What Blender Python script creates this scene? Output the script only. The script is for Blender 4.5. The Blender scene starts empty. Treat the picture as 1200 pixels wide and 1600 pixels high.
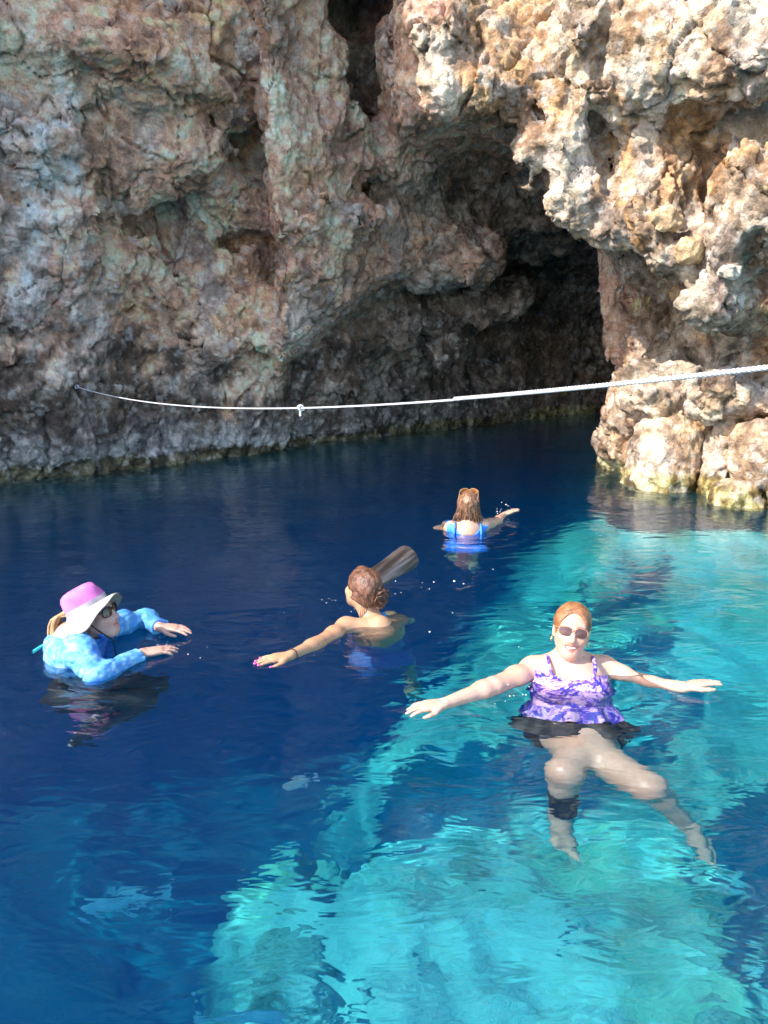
import bpy, math, random
import numpy as np
from mathutils import Vector, Matrix

SC = bpy.context.scene
COL = SC.collection
random.seed(7)

# ------------------------------------------------------------------ camera, sky, sun, exposure
CAM_H, FOC, PITCH = 1.5, 1200.0, math.radians(13.6)
cam = bpy.data.objects.new('camera', bpy.data.cameras.new('camera'))
COL.objects.link(cam)
SC.camera = cam
cam.location = (0, 0, CAM_H)
cam.rotation_euler = (math.radians(90) - PITCH, 0, 0)
cam.data.sensor_fit = 'HORIZONTAL'
cam.data.sensor_width = 36.0
cam.data.lens = 36.0 * FOC / 1200.0
cam.data.clip_start = 0.02
cam.data.clip_end = 500

TO_SUN = Vector((-0.64, -0.36, 0.68)).normalized()
world = bpy.data.worlds.new('World')
SC.world = world
world.use_nodes = True
_nt = world.node_tree
_sky = _nt.nodes.new('ShaderNodeTexSky')
_sky.sky_type = 'NISHITA'
_sky.sun_disc = False
_sky.sun_elevation = math.asin(TO_SUN.z)
_sky.sun_rotation = math.atan2(TO_SUN.x, TO_SUN.y)
_nt.links.new(_sky.outputs[0], _nt.nodes['Background'].inputs[0])
_nt.nodes['Background'].inputs[1].default_value = 0.15
sun = bpy.data.objects.new('sun', bpy.data.lights.new('sun', 'SUN'))
COL.objects.link(sun)
sun.rotation_euler = TO_SUN.to_track_quat('Z', 'Y').to_euler()
sun.location = TO_SUN * 40
sun.data.energy = 3.3
sun.data.angle = math.radians(0.5)
sun.data.color = (1.0, 0.95, 0.87)
sun.data.cycles.is_caustics_light = True
vs = SC.view_settings
vs.view_transform = 'Standard'
vs.look = 'None'
vs.gamma = 1
vs.use_curve_mapping = False
vs.exposure = 1.62
cy = SC.cycles
cy.volume_bounces = 2
cy.max_bounces = 10
cy.diffuse_bounces = 4
cy.glossy_bounces = 4
cy.transmission_bounces = 8
cy.transparent_max_bounces = 12
cy.sample_clamp_indirect = 4.0
cy.use_denoising = True

# ------------------------------------------------------------------ pixel <-> place
_F = np.array([0, math.cos(PITCH), -math.sin(PITCH)])
_U = np.array([0, math.sin(PITCH), math.cos(PITCH)])
def ray(px, py):
    d = _F + np.array([1.0, 0, 0]) * ((px - 600) / FOC) + _U * ((800 - py) / FOC)
    return d
def atY(px, py, Y):
    d = ray(px, py)
    return np.array([0, 0, CAM_H]) + d * (Y / d[1])
def atZ(px, py, z):
    """the point at height z seen at that pixel, bent at the water surface if z < 0"""
    d = ray(px, py)
    if z >= 0:
        return np.array([0, 0, CAM_H]) + d * ((CAM_H - z) / -d[2])
    p = np.array([0, 0, CAM_H]) + d * (CAM_H / -d[2])
    n = d / np.linalg.norm(d)
    hz = n[:2] / 1.333
    r = np.array([hz[0], hz[1], -math.sqrt(1 - hz @ hz)])
    return p + r * (z / r[2])

# ------------------------------------------------------------------ noise
_rng = np.random.default_rng(11)
_TAB = _rng.random(64 ** 3).astype(np.float32) * 2 - 1
_ROT = []
for _i in range(8):
    q = _rng.normal(size=4); q /= np.linalg.norm(q)
    w, x, y, z = q
    _ROT.append(np.array([[1-2*(y*y+z*z), 2*(x*y-z*w), 2*(x*z+y*w)],
                          [2*(x*y+z*w), 1-2*(x*x+z*z), 2*(y*z-x*w)],
                          [2*(x*z-y*w), 2*(y*z+x*w), 1-2*(x*x+y*y)]], np.float32))
def vnoise(p, scale=1.0, seed=0, stretch=(1, 1, 1)):
    q = (p * np.array(stretch, np.float32) / np.float32(scale)).astype(np.float32) @ _ROT[seed % 8] + np.float32(seed * 7.31 + 100)
    i = np.floor(q).astype(np.int32)
    f = q - i
    f = f * f * f * (f * (f * 6 - 15) + 10)
    x0 = (i[:, 0] & 63) << 12; x1 = ((i[:, 0] + 1) & 63) << 12
    y0 = (i[:, 1] & 63) << 6;  y1 = ((i[:, 1] + 1) & 63) << 6
    z0 = i[:, 2] & 63;         z1 = (i[:, 2] + 1) & 63
    fx, fy, fz = f[:, 0], f[:, 1], f[:, 2]
    def L(a, b, t): return a + (b - a) * t
    T = _TAB
    a = L(L(T[x0 | y0 | z0], T[x1 | y0 | z0], fx), L(T[x0 | y1 | z0], T[x1 | y1 | z0], fx), fy)
    b = L(L(T[x0 | y0 | z1], T[x1 | y0 | z1], fx), L(T[x0 | y1 | z1], T[x1 | y1 | z1], fx), fy)
    return L(a, b, fz)
def fbm(p, scale, octaves=4, seed=0, stretch=(1, 1, 1), gain=0.5):
    s = 0; a = 1.0
    for o in range(octaves):
        s = s + a * vnoise(p, scale / 2 ** o, seed + o, stretch)
        a *= gain
    return s
_WOF = _rng.random((32 ** 3, 3)).astype(np.float32)
def worley(p, scale, seed=0, stretch=(1, 1, 1), ids=False):
    q = (p * np.array(stretch, np.float32) / np.float32(scale)).astype(np.float32) @ _ROT[seed % 8] + np.float32(seed * 3.17 + 50)
    i = np.floor(q).astype(np.int32)
    f = q - i
    best = np.full(len(q), 9.0, np.float32); sec = best.copy(); kid = np.zeros(len(q), np.int32)
    for dx in (-1, 0, 1):
        for dy in (-1, 0, 1):
            for dz in (-1, 0, 1):
                k = (((i[:, 0] + dx) & 31) << 10) | (((i[:, 1] + dy) & 31) << 5) | ((i[:, 2] + dz) & 31)
                d = ((_WOF[k] + np.array([dx, dy, dz], np.float32) - f) ** 2).sum(1)
                sec = np.minimum(sec, np.maximum(best, d)); kid = np.where(d < best, k, kid); best = np.minimum(best, d)
    if ids: return np.sqrt(best), np.sqrt(sec), _WOF[kid]
    return np.sqrt(best), np.sqrt(sec)
def sstep(a, b, x):
    t = np.clip((x - a) / (b - a), 0, 1)
    return t * t * (3 - 2 * t)
def smin(a, b, k):
    h = np.clip(0.5 + 0.5 * (b - a) / k, 0, 1)
    return b + (a - b) * h - k * h * (1 - h)
def smax(a, b, k): return -smin(-a, -b, k)

# ------------------------------------------------------------------ surface from a field of values (naive surface nets)
def nets(F, xs, ys, zs):
    """closed quad mesh of F = 0 (inside < 0) on a grid whose spacing may vary"""
    S = F < 0
    nx, ny, nz = F.shape
    cnt = np.zeros((nx-1, ny-1, nz-1), np.int8)
    for a in (0, 1):
        for b in (0, 1):
            for c in (0, 1):
                cnt += S[a:nx-1+a, b:ny-1+b, c:nz-1+c]
    act = (cnt > 0) & (cnt < 8)
    ci = np.argwhere(act)
    idx = np.full(act.shape, -1, np.int32)
    idx[act] = np.arange(len(ci))
    i, j, k = ci.T
    acc = np.zeros((len(ci), 3)); n = np.zeros(len(ci))
    co = (np.asarray(xs, float), np.asarray(ys, float), np.asarray(zs, float))
    corners = [(a, b, c) for a in (0, 1) for b in (0, 1) for c in (0, 1)]
    for A in corners:
        for ax in range(3):
            if A[ax]: continue
            B = list(A); B[ax] = 1
            fa = F[i+A[0], j+A[1], k+A[2]].astype(float); fb = F[i+B[0], j+B[1], k+B[2]].astype(float)
            m = (fa < 0) != (fb < 0)
            t = np.where(m, fa / np.where(m, fa - fb, 1), 0)
            P = np.stack([co[0][i+A[0]], co[1][j+A[1]], co[2][k+A[2]]], 1)
            e = (co[ax][(i, j, k)[ax]+1] - co[ax][(i, j, k)[ax]])
            P[:, ax] += t * e
            acc += P * m[:, None]; n += m
    V = acc / n[:, None]
    Q = []
    for ax in range(3):
        sl0 = [slice(1, -1)] * 3; sl0[ax] = slice(0, -1)
        sl1 = [slice(1, -1)] * 3; sl1[ax] = slice(1, None)
        s0 = S[tuple(sl0)]; s1 = S[tuple(sl1)]
        e = np.argwhere(s0 != s1)
        if not len(e): continue
        flip = s0[tuple(e.T)]
        base = e.copy()
        u, v = [(1, 2), (2, 0), (0, 1)][ax]
        for d in range(3):
            if d != ax: base[:, d] += 1
        def cell(du, dv):
            c = base.copy(); c[:, u] -= du; c[:, v] -= dv
            return idx[tuple(c.T)]
        q = np.stack([cell(1, 1), cell(0, 1), cell(0, 0), cell(1, 0)], 1)
        q[~flip] = q[~flip][:, ::-1]
        Q.append(q)
    return V, np.vstack(Q)

def mesh_from(name, V, Q, mat=None, smooth=True):
    me = bpy.data.meshes.new(name)
    V = np.asarray(V, np.float32); Q = np.asarray(Q, np.int32)
    me.vertices.add(len(V)); me.vertices.foreach_set('co', V.ravel())
    k = Q.shape[1]
    me.loops.add(Q.size); me.loops.foreach_set('vertex_index', Q.ravel())
    me.polygons.add(len(Q))
    me.polygons.foreach_set('loop_start', np.arange(0, Q.size, k, dtype=np.int32))
    me.polygons.foreach_set('use_smooth', np.full(len(Q), smooth))
    if mat: me.materials.append(mat)
    me.update(calc_edges=True)
    me.validate()
    return me
def link(name, me, parent=None, loc=(0, 0, 0), caustic=True):
    o = bpy.data.objects.new(name, me)
    COL.objects.link(o)
    o.location = loc
    if parent: o.parent = parent
    if caustic: o.cycles.is_caustics_receiver = True
    return o
def tag(o, label=None, cat=None, group=None, kind=None):
    if label: o['label'] = label
    if cat: o['category'] = cat
    if group: o['group'] = group
    if kind: o['kind'] = kind
    return o
def vnormals(V, Q):
    n = np.cross(V[Q[:, 2]] - V[Q[:, 0]], V[Q[:, 3]] - V[Q[:, 1]])
    N = np.zeros_like(V)
    for c in range(4): np.add.at(N, Q[:, c], n)
    return N / np.maximum(np.linalg.norm(N, axis=1, keepdims=True), 1e-12)
def subdivide(V, Q):
    """each quad into four, with corners slightly smoothed"""
    E = np.sort(np.concatenate([Q[:, [0, 1]], Q[:, [1, 2]], Q[:, [2, 3]], Q[:, [3, 0]]]), 1)
    key = E[:, 0].astype(np.int64) * len(V) + E[:, 1]
    uk, inv = np.unique(key, return_inverse=True)
    ev = np.stack([uk // len(V), uk % len(V)], 1)
    m = V[ev].mean(1); c = V[Q].mean(1)
    nq = len(Q); o1 = len(V); o2 = o1 + len(m)
    e = inv.reshape(4, nq) + o1
    cc = np.arange(nq) + o2
    q = np.concatenate([np.stack([Q[:, 0], e[0], cc, e[3]], 1), np.stack([e[0], Q[:, 1], e[1], cc], 1),
                        np.stack([cc, e[1], Q[:, 2], e[2]], 1), np.stack([e[3], cc, e[2], Q[:, 3]], 1)])
    return np.vstack([V, m, c]), q

# ------------------------------------------------------------------ materials
def newmat(name):
    m = bpy.data.materials.new(name); m.use_nodes = True
    return m, m.node_tree, m.node_tree.nodes['Principled BSDF']
class NB:
    """short hand for shader nodes"""
    def __init__(s, nt): s.nt = nt
    def n(s, t, **k):
        x = s.nt.nodes.new(t)
        for a, b in k.items(): setattr(x, a, b)
        return x
    def l(s, a, b): s.nt.links.new(a, b)
    def pos(s): return s.n('ShaderNodeNewGeometry').outputs['Position']
    def obj(s): return s.n('ShaderNodeTexCoord').outputs['Object']
    def map(s, v, sc):
        m = s.n('ShaderNodeMapping'); m.inputs['Scale'].default_value = sc; s.l(v, m.inputs[0]); return m.outputs[0]
    def noise(s, v, scale, detail=5, rough=0.55, dist=0.0):
        x = s.n('ShaderNodeTexNoise'); s.l(v, x.inputs['Vector'])
        x.inputs['Scale'].default_value = scale; x.inputs['Detail'].default_value = detail
        x.inputs['Roughness'].default_value = rough; x.inputs['Distortion'].default_value = dist
        return x.outputs[0]
    def voro(s, v, scale, feat='F1'):
        x = s.n('ShaderNodeTexVoronoi', feature=feat); s.l(v, x.inputs['Vector']); x.inputs['Scale'].default_value = scale
        return x.outputs['Distance']
    def ramp(s, f, stops):
        r = s.n('ShaderNodeValToRGB'); s.l(f, r.inputs[0])
        e = r.color_ramp.elements
        while len(e) < len(stops): e.new(0.5)
        for k, (p, c) in enumerate(stops):
            e[k].position = p
            e[k].color = (*(c if isinstance(c, (tuple, list)) else (c, c, c)), 1)
        return r.outputs[0]
    def mix(s, f, a, b, mode='MIX'):
        x = s.n('ShaderNodeMix', data_type='RGBA', blend_type=mode)
        if isinstance(f, (int, float)): x.inputs[0].default_value = f
        else: s.l(f, x.inputs[0])
        for v, i in ((a, 6), (b, 7)):
            if isinstance(v, tuple): x.inputs[i].default_value = (*v, 1)
            else: s.l(v, x.inputs[i])
        return x.outputs[2]
    def math(s, op, a, b=None, clamp=False):
        x = s.n('ShaderNodeMath', operation=op, use_clamp=clamp)
        for v, i in ((a, 0), (b, 1)):
            if v is None: continue
            if isinstance(v, (int, float)): x.inputs[i].default_value = v
            else: s.l(v, x.inputs[i])
        return x.outputs[0]
    def step(s, v, a, b):
        x = s.n('ShaderNodeMapRange', interpolation_type='SMOOTHSTEP'); s.l(v, x.inputs[0])
        x.inputs[1].default_value = a; x.inputs[2].default_value = b
        return x.outputs[0]
    def bump(s, h, strength, dist, normal=None):
        b = s.n('ShaderNodeBump'); b.inputs['Strength'].default_value = strength; b.inputs['Distance'].default_value = dist
        s.l(h, b.inputs['Height'])
        if normal: s.l(normal, b.inputs['Normal'])
        return b.outputs[0]

def grade(t, stops):
    """colour ramp for arrays"""
    xs = [q[0] for q in stops]
    return np.stack([np.interp(t, xs, [q[1][c] for q in stops]) for c in range(3)], 1)
def over(c, m, d): return c + (np.asarray(d) - c) * np.clip(m, 0, 1)[:, None]
def rock_colour(V, cave=True):
    """stone colour by place: limestone, iron stain, lime streaks, tide bands, weed line, painted shade on the pillar"""
    p = V.astype(np.float32)
    X, Y, Z = p.T
    big = fbm(p, 1.9, 3, 1); mid = fbm(p, .50, 6, 2, gain=.70); fine = fbm(p, .12, 3, 5, gain=.65)
    strk = fbm(p + .15 * mid[:, None], .42, 4, 3, (1, 1, .22)); och = fbm(p, 1.0, 5, 4, (1, 1, .7), .6); cr = fbm(p, .22, 3, 6)
    pit = fbm(p, .075, 2, 7)
    c = grade(mid, [(-.8, (.17, .12, .09)), (-.35, (.34, .235, .175)), (0, (.48, .35, .265)), (.3, (.52, .41, .335)), (.7, (.60, .53, .46))])
    c = over(c, .7 * sstep(.05, .65, och), grade(fine, [(-.6, (.20, .10, .05)), (.1, (.40, .22, .10)), (.7, (.55, .36, .18))]))
    c = over(c, .55 * sstep(.25, .5, fbm(p, .8, 4, 7)), grade(fine, [(-.6, (.32, .20, .17)), (.6, (.52, .36, .31))]))
    c1, c2, ci = worley(p + .05 * np.stack([vnoise(p, .12, 4), vnoise(p, .12, 5), vnoise(p, .12, 6)], 1), .16, 4, (1, 1, .6), True)
    tint = np.stack([1 + .34 * (ci[:, 0] - .5), 1 + .26 * (ci[:, 0] - .5) + .04 * (ci[:, 1] - .5), 1 + .20 * (ci[:, 0] - .5) - .16 * (ci[:, 1] - .5)], 1)
    c = c * np.array([1.50, 1.08, .84]) * 1.50 * (.60 + .40 * tint)
    c = over(c, .6 * sstep(.38, .68, strk), grade(fine, [(-.6, (.38, .35, .33)), (.6, (.66, .62, .58))]))
    c = over(c, .38 + 0 * X, (.47, .355, .285))
    # white lime run down the left wall
    lime = np.exp(-((X + 3.05 - .25 * (Z - 2.6) + .12 * cr) / .16) ** 2) * sstep(1.1, 1.8, Z) * sstep(3.9, 3.2, Z)
    c = over(c, lime * (.85 + .6 * fine), (.80, .74, .68))
    rgt = sstep(-.1, .5, X + .35 * mid - .1) * sstep(8.65, 8.1, Y - .15 * fine)
    r = grade(mid + .35 * fine, [(-.9, (.30, .20, .13)), (-.4, (.50, .37, .26)), (0, (.62, .51, .40)), (.4, (.70, .62, .53)), (.9, (.74, .70, .65))])
    r = over(r, .75 * sstep(.08, .42, och + .15 * fine), grade(fine, [(-.6, (.42, .24, .11)), (.5, (.66, .42, .21))]))
    r = over(r, .65 * sstep(.2, .5, strk), (.66, .64, .63))
    r = over(r, .6 * sstep(.35, .6, fbm(p, .5, 4, 3)), grade(fine, [(-.6, (.22, .17, .14)), (.6, (.44, .36, .30))]))
    r = over(r, .8 * sstep(2.2, 2.35, X) * sstep(3.3, 3.0, X - .3 * mid) * sstep(.9, 1.1, Z) * sstep(2.55, 2.25, Z + .2 * mid), grade(fine + .5 * mid, [(-.8, (.16, .145, .13)), (0, (.30, .275, .25)), (.7, (.44, .41, .38))]))  # pillar recess darkened to grey: its shade is painted into the stone colour
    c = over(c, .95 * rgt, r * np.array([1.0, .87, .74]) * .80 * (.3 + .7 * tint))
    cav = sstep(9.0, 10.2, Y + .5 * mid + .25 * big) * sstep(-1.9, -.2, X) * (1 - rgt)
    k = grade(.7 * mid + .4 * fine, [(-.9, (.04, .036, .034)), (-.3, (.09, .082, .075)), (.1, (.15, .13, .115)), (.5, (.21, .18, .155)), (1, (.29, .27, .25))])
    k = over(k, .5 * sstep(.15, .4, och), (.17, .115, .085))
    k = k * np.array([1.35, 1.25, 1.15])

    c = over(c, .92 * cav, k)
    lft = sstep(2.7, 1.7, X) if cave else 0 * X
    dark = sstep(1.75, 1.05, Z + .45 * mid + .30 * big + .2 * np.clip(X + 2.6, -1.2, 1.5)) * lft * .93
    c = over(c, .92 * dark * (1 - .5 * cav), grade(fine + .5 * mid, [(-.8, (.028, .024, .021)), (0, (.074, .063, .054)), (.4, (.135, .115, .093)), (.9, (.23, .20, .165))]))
    pale = sstep(.60, .22, Z + .10 * fine + .28 * strk) * lft * .8
    c = over(c, pale * (1 - .6 * cav), grade(strk + .4 * fine, [(-.7, (.09, .085, .085)), (0, (.44, .41, .385)), (.6, (.62, .60, .57))]))
    z3 = Z + .03 * fine + .04 * mid
    weed = sstep(.14, .115, z3) * .92
    c = over(c, weed * lft, grade(fine, [(-.5, (.055, .045, .022)), (.1, (.13, .105, .045)), (.6, (.20, .165, .075))]))
    c = over(c, sstep(.20 + .06 * mid, .12, Z + .03 * fine) * (1 - lft), grade(fine, [(-.5, (.16, .10, .03)), (.1, (.38, .31, .12)), (.6, (.52, .46, .24))]))
    c = over(c, .35 * sstep(.38, .6, pit), (.10, .08, .065))
    c = over(c, .35 * sstep(.38, .55, -pit), (.68, .64, .58))
    c = c * (1 + .30 * fine + .22 * vnoise(p, .03, 3))[:, None]
    c = over(c, sstep(-.1, -.6, Z), (.25, .24, .17))
    return np.clip(c, .012, .8)
def paint(me, colours, name='stone'):
    a = me.color_attributes.new(name, 'FLOAT_COLOR', 'POINT')
    a.data.foreach_set('color', np.c_[colours, np.ones(len(colours))].astype(np.float32).ravel())
def rock_material(name):
    m, nt, b = newmat(name); k = NB(nt)
    p = k.pos()
    at = k.n('ShaderNodeAttribute', attribute_name='stone')
    grit = k.noise(p, 42.0, 3, 0.7)
    c = k.mix(0.6, at.outputs['Color'], k.ramp(grit, [(0.3, 0.28), (0.7, 0.75)]), 'OVERLAY')
    k.l(c, b.inputs['Base Color'])
    b.inputs['Roughness'].default_value = 0.85
    b.inputs['Specular IOR Level'].default_value = 0.3
    rg = k.n('ShaderNodeTexNoise', noise_type='RIDGED_MULTIFRACTAL'); k.l(p, rg.inputs['Vector'])
    rg.inputs['Scale'].default_value = 9.0; rg.inputs['Detail'].default_value = 4; rg.inputs['Roughness'].default_value = .6; rg.inputs['Distortion'].default_value = .5
    n1 = k.bump(k.math('ADD', k.noise(p, 17, 5, 0.7, 0.4), k.math('MULTIPLY', rg.outputs[0], -.10)), 0.75, 0.08)
    n2 = k.bump(grit, 0.7, 0.014, n1)
    k.l(n2, b.inputs['Normal'])
    return m
M_ROCK = rock_material('limestone')

# ------------------------------------------------------------------ cliff with the sea cave
def spaced(segments):
    out = []
    for a, b, h in segments:
        n = max(1, round((b - a) / h)); out.append(np.linspace(a, b, n, endpoint=False))
    out.append([segments[-1][1]])
    return np.concatenate(out)
GX = spaced([(-6.4, -4.9, .12), (-4.9, 4.2, .048), (4.2, 6.6, .15)])
GY = spaced([(2.5, 5.9, .15), (5.9, 11.8, .048), (11.8, 17, .12)])
GZ = spaced([(-9, -4, .4), (-4, -0.25, .16), (-0.25, 4.9, .048), (5.0, 9.5, .15)])

def lin(a, xs, ys): return np.interp(a, xs, ys)
def blob(P, c, r, k=0.0):
    """rough distance to an ellipsoid"""
    q = (P - np.asarray(c, np.float32)) / np.asarray(r, np.float32)
    l = np.sqrt((q * q).sum(1))
    return (l - 1) * min(r)

def cliff_field(x, y, z):
    """x, y, z broadcastable arrays -> value, negative in the rock"""
    YL0 = lin(x, [-12, -9, -3.75, -1.25, -1.15, .95, 2.06, 3.5, 6], [1.0, 3.4, 7.34, 9.36, 9.5, 11.4, 12.3, 13.6, 15])
    led = lin(x, [-1.2, -1.13, 0, .65, 2.07, 4], [0.9, 1.13, 1.96, 2.13, 2.64, 2.9])
    over = lin(z, [-4, 0, 1.2, 5, 9.5], [-.3, 0, .12, 1.15, 3.0])
    back = 0.85 * sstep(-1.3, -1.05, x) * sstep(-0.12, 0.16, z - led) * sstep(3.6, 2.4, x)
    dL = -(y - YL0 + over + back) * 0.78
    # right mass: left edge (with the interior wall running back to the right) and front
    xe = lin(z, [-4, 0, .6, 1.0, 1.2, 1.87, 2.36, 2.9, 3.34, 3.6, 4.43, 6, 9.5],
                [2.45, 2.43, 2.42, 2.53, 2.48, 2.36, 2.30, 1.72, 1.15, .36, 0.06, -.3, -.6])
    xe = xe + np.maximum(0, y - 8.6) * 0.9
    yr = lin(x, [-1, .03, 1.2, 2.4, 3.4, 5, 7], [8.1, 7.95, 7.75, 7.45, 7.0, 6.3, 5.6])
    yr = yr - lin(z, [-4, 0, 1.0, 2.2, 3.0, 4.5, 9.5], [.0, .0, -.15, -.05, .22, .3, 1.2])
    dR = smax(xe - x, yr - y, 0.25)
    # roof of the cave
    ze = lin(x, [-2, -.3, .24, 1.16, 1.7, 2.2, 2.5, 5], [9, 6.5, 3.75, 3.42, 3.0, 2.5, 2.2, 2.0])
    zc = np.minimum(ze + .35 * np.maximum(0, y - 8.0), ze * 0 + 3.45 - .36 * (y - 8.8))
    zc = np.maximum(zc, 0.55) + 3.5 * np.maximum(0, .1 - x)
    dC = smax(zc - z, 8.35 - y, 0.3)
    # deep end of the cave
    dB = 16.0 - y
    d = smin(dL, dR, 0.12)
    d = smin(d, dC, 0.3)
    d = np.minimum(d, dB)
    # flat top, sloping back
    d = smax(d, z - 8.6 - .2 * (y - 8), 0.2)
    return d

# knobs and hollows placed where the rock has them: pixel, distance, radii (m), sign
def _b(px, py, Y, r, s, k=0.15): return (atY(px, py, Y), r, s, k)
KNOBS = [
    _b(410, 90, 8.75, (.55, .45, .62), 1, .2), _b(330, 20, 8.3, (.6, .4, .45), 1, .2), _b(470, 130, 9.0, (.3, .35, .38), 1, .15),
    _b(225, 130, 8.0, (.5, .35, .3), 1, .2), _b(60, 60, 7.35, (.55, .3, .35), 1, .2), _b(55, 215, 7.35, (.32, .28, .34), 1, .12),
    _b(150, 100, 7.55, (.5, .3, .25), 1, .15), _b(300, 235, 8.35, (.3, .25, .15), 1, .12), _b(270, 330, 8.4, (.45, .18, .32), -1, .2),
    _b(420, 245, 8.85, (.5, .18, .22), -1, .2), _b(30, 320, 7.35, (.4, .22, .10), -1, .1), _b(120, 330, 7.6, (.22, .2, .4), 1, .2),
    _b(180, 470, 8.1, (.4, .25, .3), 1, .2), _b(330, 520, 8.7, (.3, .25, .32), 1, .18), _b(400, 480, 9.0, (.3, .3, .35), 1, .18),
    _b(450, 445, 9.15, (.10, .3, .24), -1, .06), _b(445, 510, 9.0, (.22, .25, .20), 1, .1), _b(500, 470, 9.15, (.3, .3, .2), 1, .12),
    _b(560, 290, 9.3, (.35, .22, .15), -1, .15), _b(540, 330, 9.2, (.3, .3, .22), 1, .15), _b(460, 380, 9.0, (.35, .25, .12), -1, .1),
    _b(640, 380, 9.8, (.4, .3, .35), 1, .2), _b(720, 400, 10.0, (.35, .3, .3), 1, .2), _b(620, 520, 10.3, (.3, .25, .28), 1, .15),
    _b(690, 540, 10.8, (.35, .3, .35), 1, .15), _b(760, 480, 11.0, (.4, .3, .3), 1, .2), _b(540, 600, 9.9, (.35, .2, .3), 1, .2),
    _b(560, 60, 9.2, (.26, .4, .9), -1, .2), _b(545, 160, 9.3, (.18, .3, .3), 1, .15),
    _b(720, 90, 7.7, (.55, .4, .5), 1, .2), _b(900, 60, 7.3, (.22, .3, .55), 1, .15), _b(860, 240, 7.35, (.34, .36, .30), 1, .15),
    _b(905, 310, 7.35, (.30, .34, .25), 1, .12), _b(800, 150, 7.5, (.4, .3, .35), 1, .2), _b(930, 180, 7.4, (.16, .2, .5), 1, .12),
    _b(970, 345, 7.2, (.22, .36, .20), 1, .1),
    _b(1100, 60, 6.85, (.55, .3, .36), 1, .3), _b(1010, 140, 7.0, (.35, .25, .25), 1, .2), _b(1170, 70, 6.5, (.4, .4, .38), 1, .25),
    _b(1160, 200, 6.8, (.30, .35, .36), -1, .2), _b(1085, 260, 7.1, (.18, .2, .28), -1, .15), _b(1060, 200, 7.2, (.3, .3, .4), 1, .2),
    _b(1190, 300, 6.45, (.28, .45, .32), 1, .15), _b(1120, 400, 6.75, (.42, .42, .25), 1, .18), _b(1040, 340, 7.15, (.22, .22, .16), 1, .08),
    _b(1150, 480, 6.75, (.42, .32, .26), 1, .12), _b(1040, 250, 7.2, (.3, .26, .35), 1, .15),
    _b(1005, 480, 7.62, (.33, .75, .58), -1, .12), _b(1045, 545, 7.35, (.3, .55, .24), -1, .12), _b(1140, 560, 6.85, (.5, .3, .06), -1, .06),
    _b(942, 690, 8.05, (.15, .22, .22), 1, .1),
    _b(1010, 620, 7.6, (.30, .32, .34), 1, .12), _b(1150, 620, 6.9, (.35, .32, .25), 1, .1),
]

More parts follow.
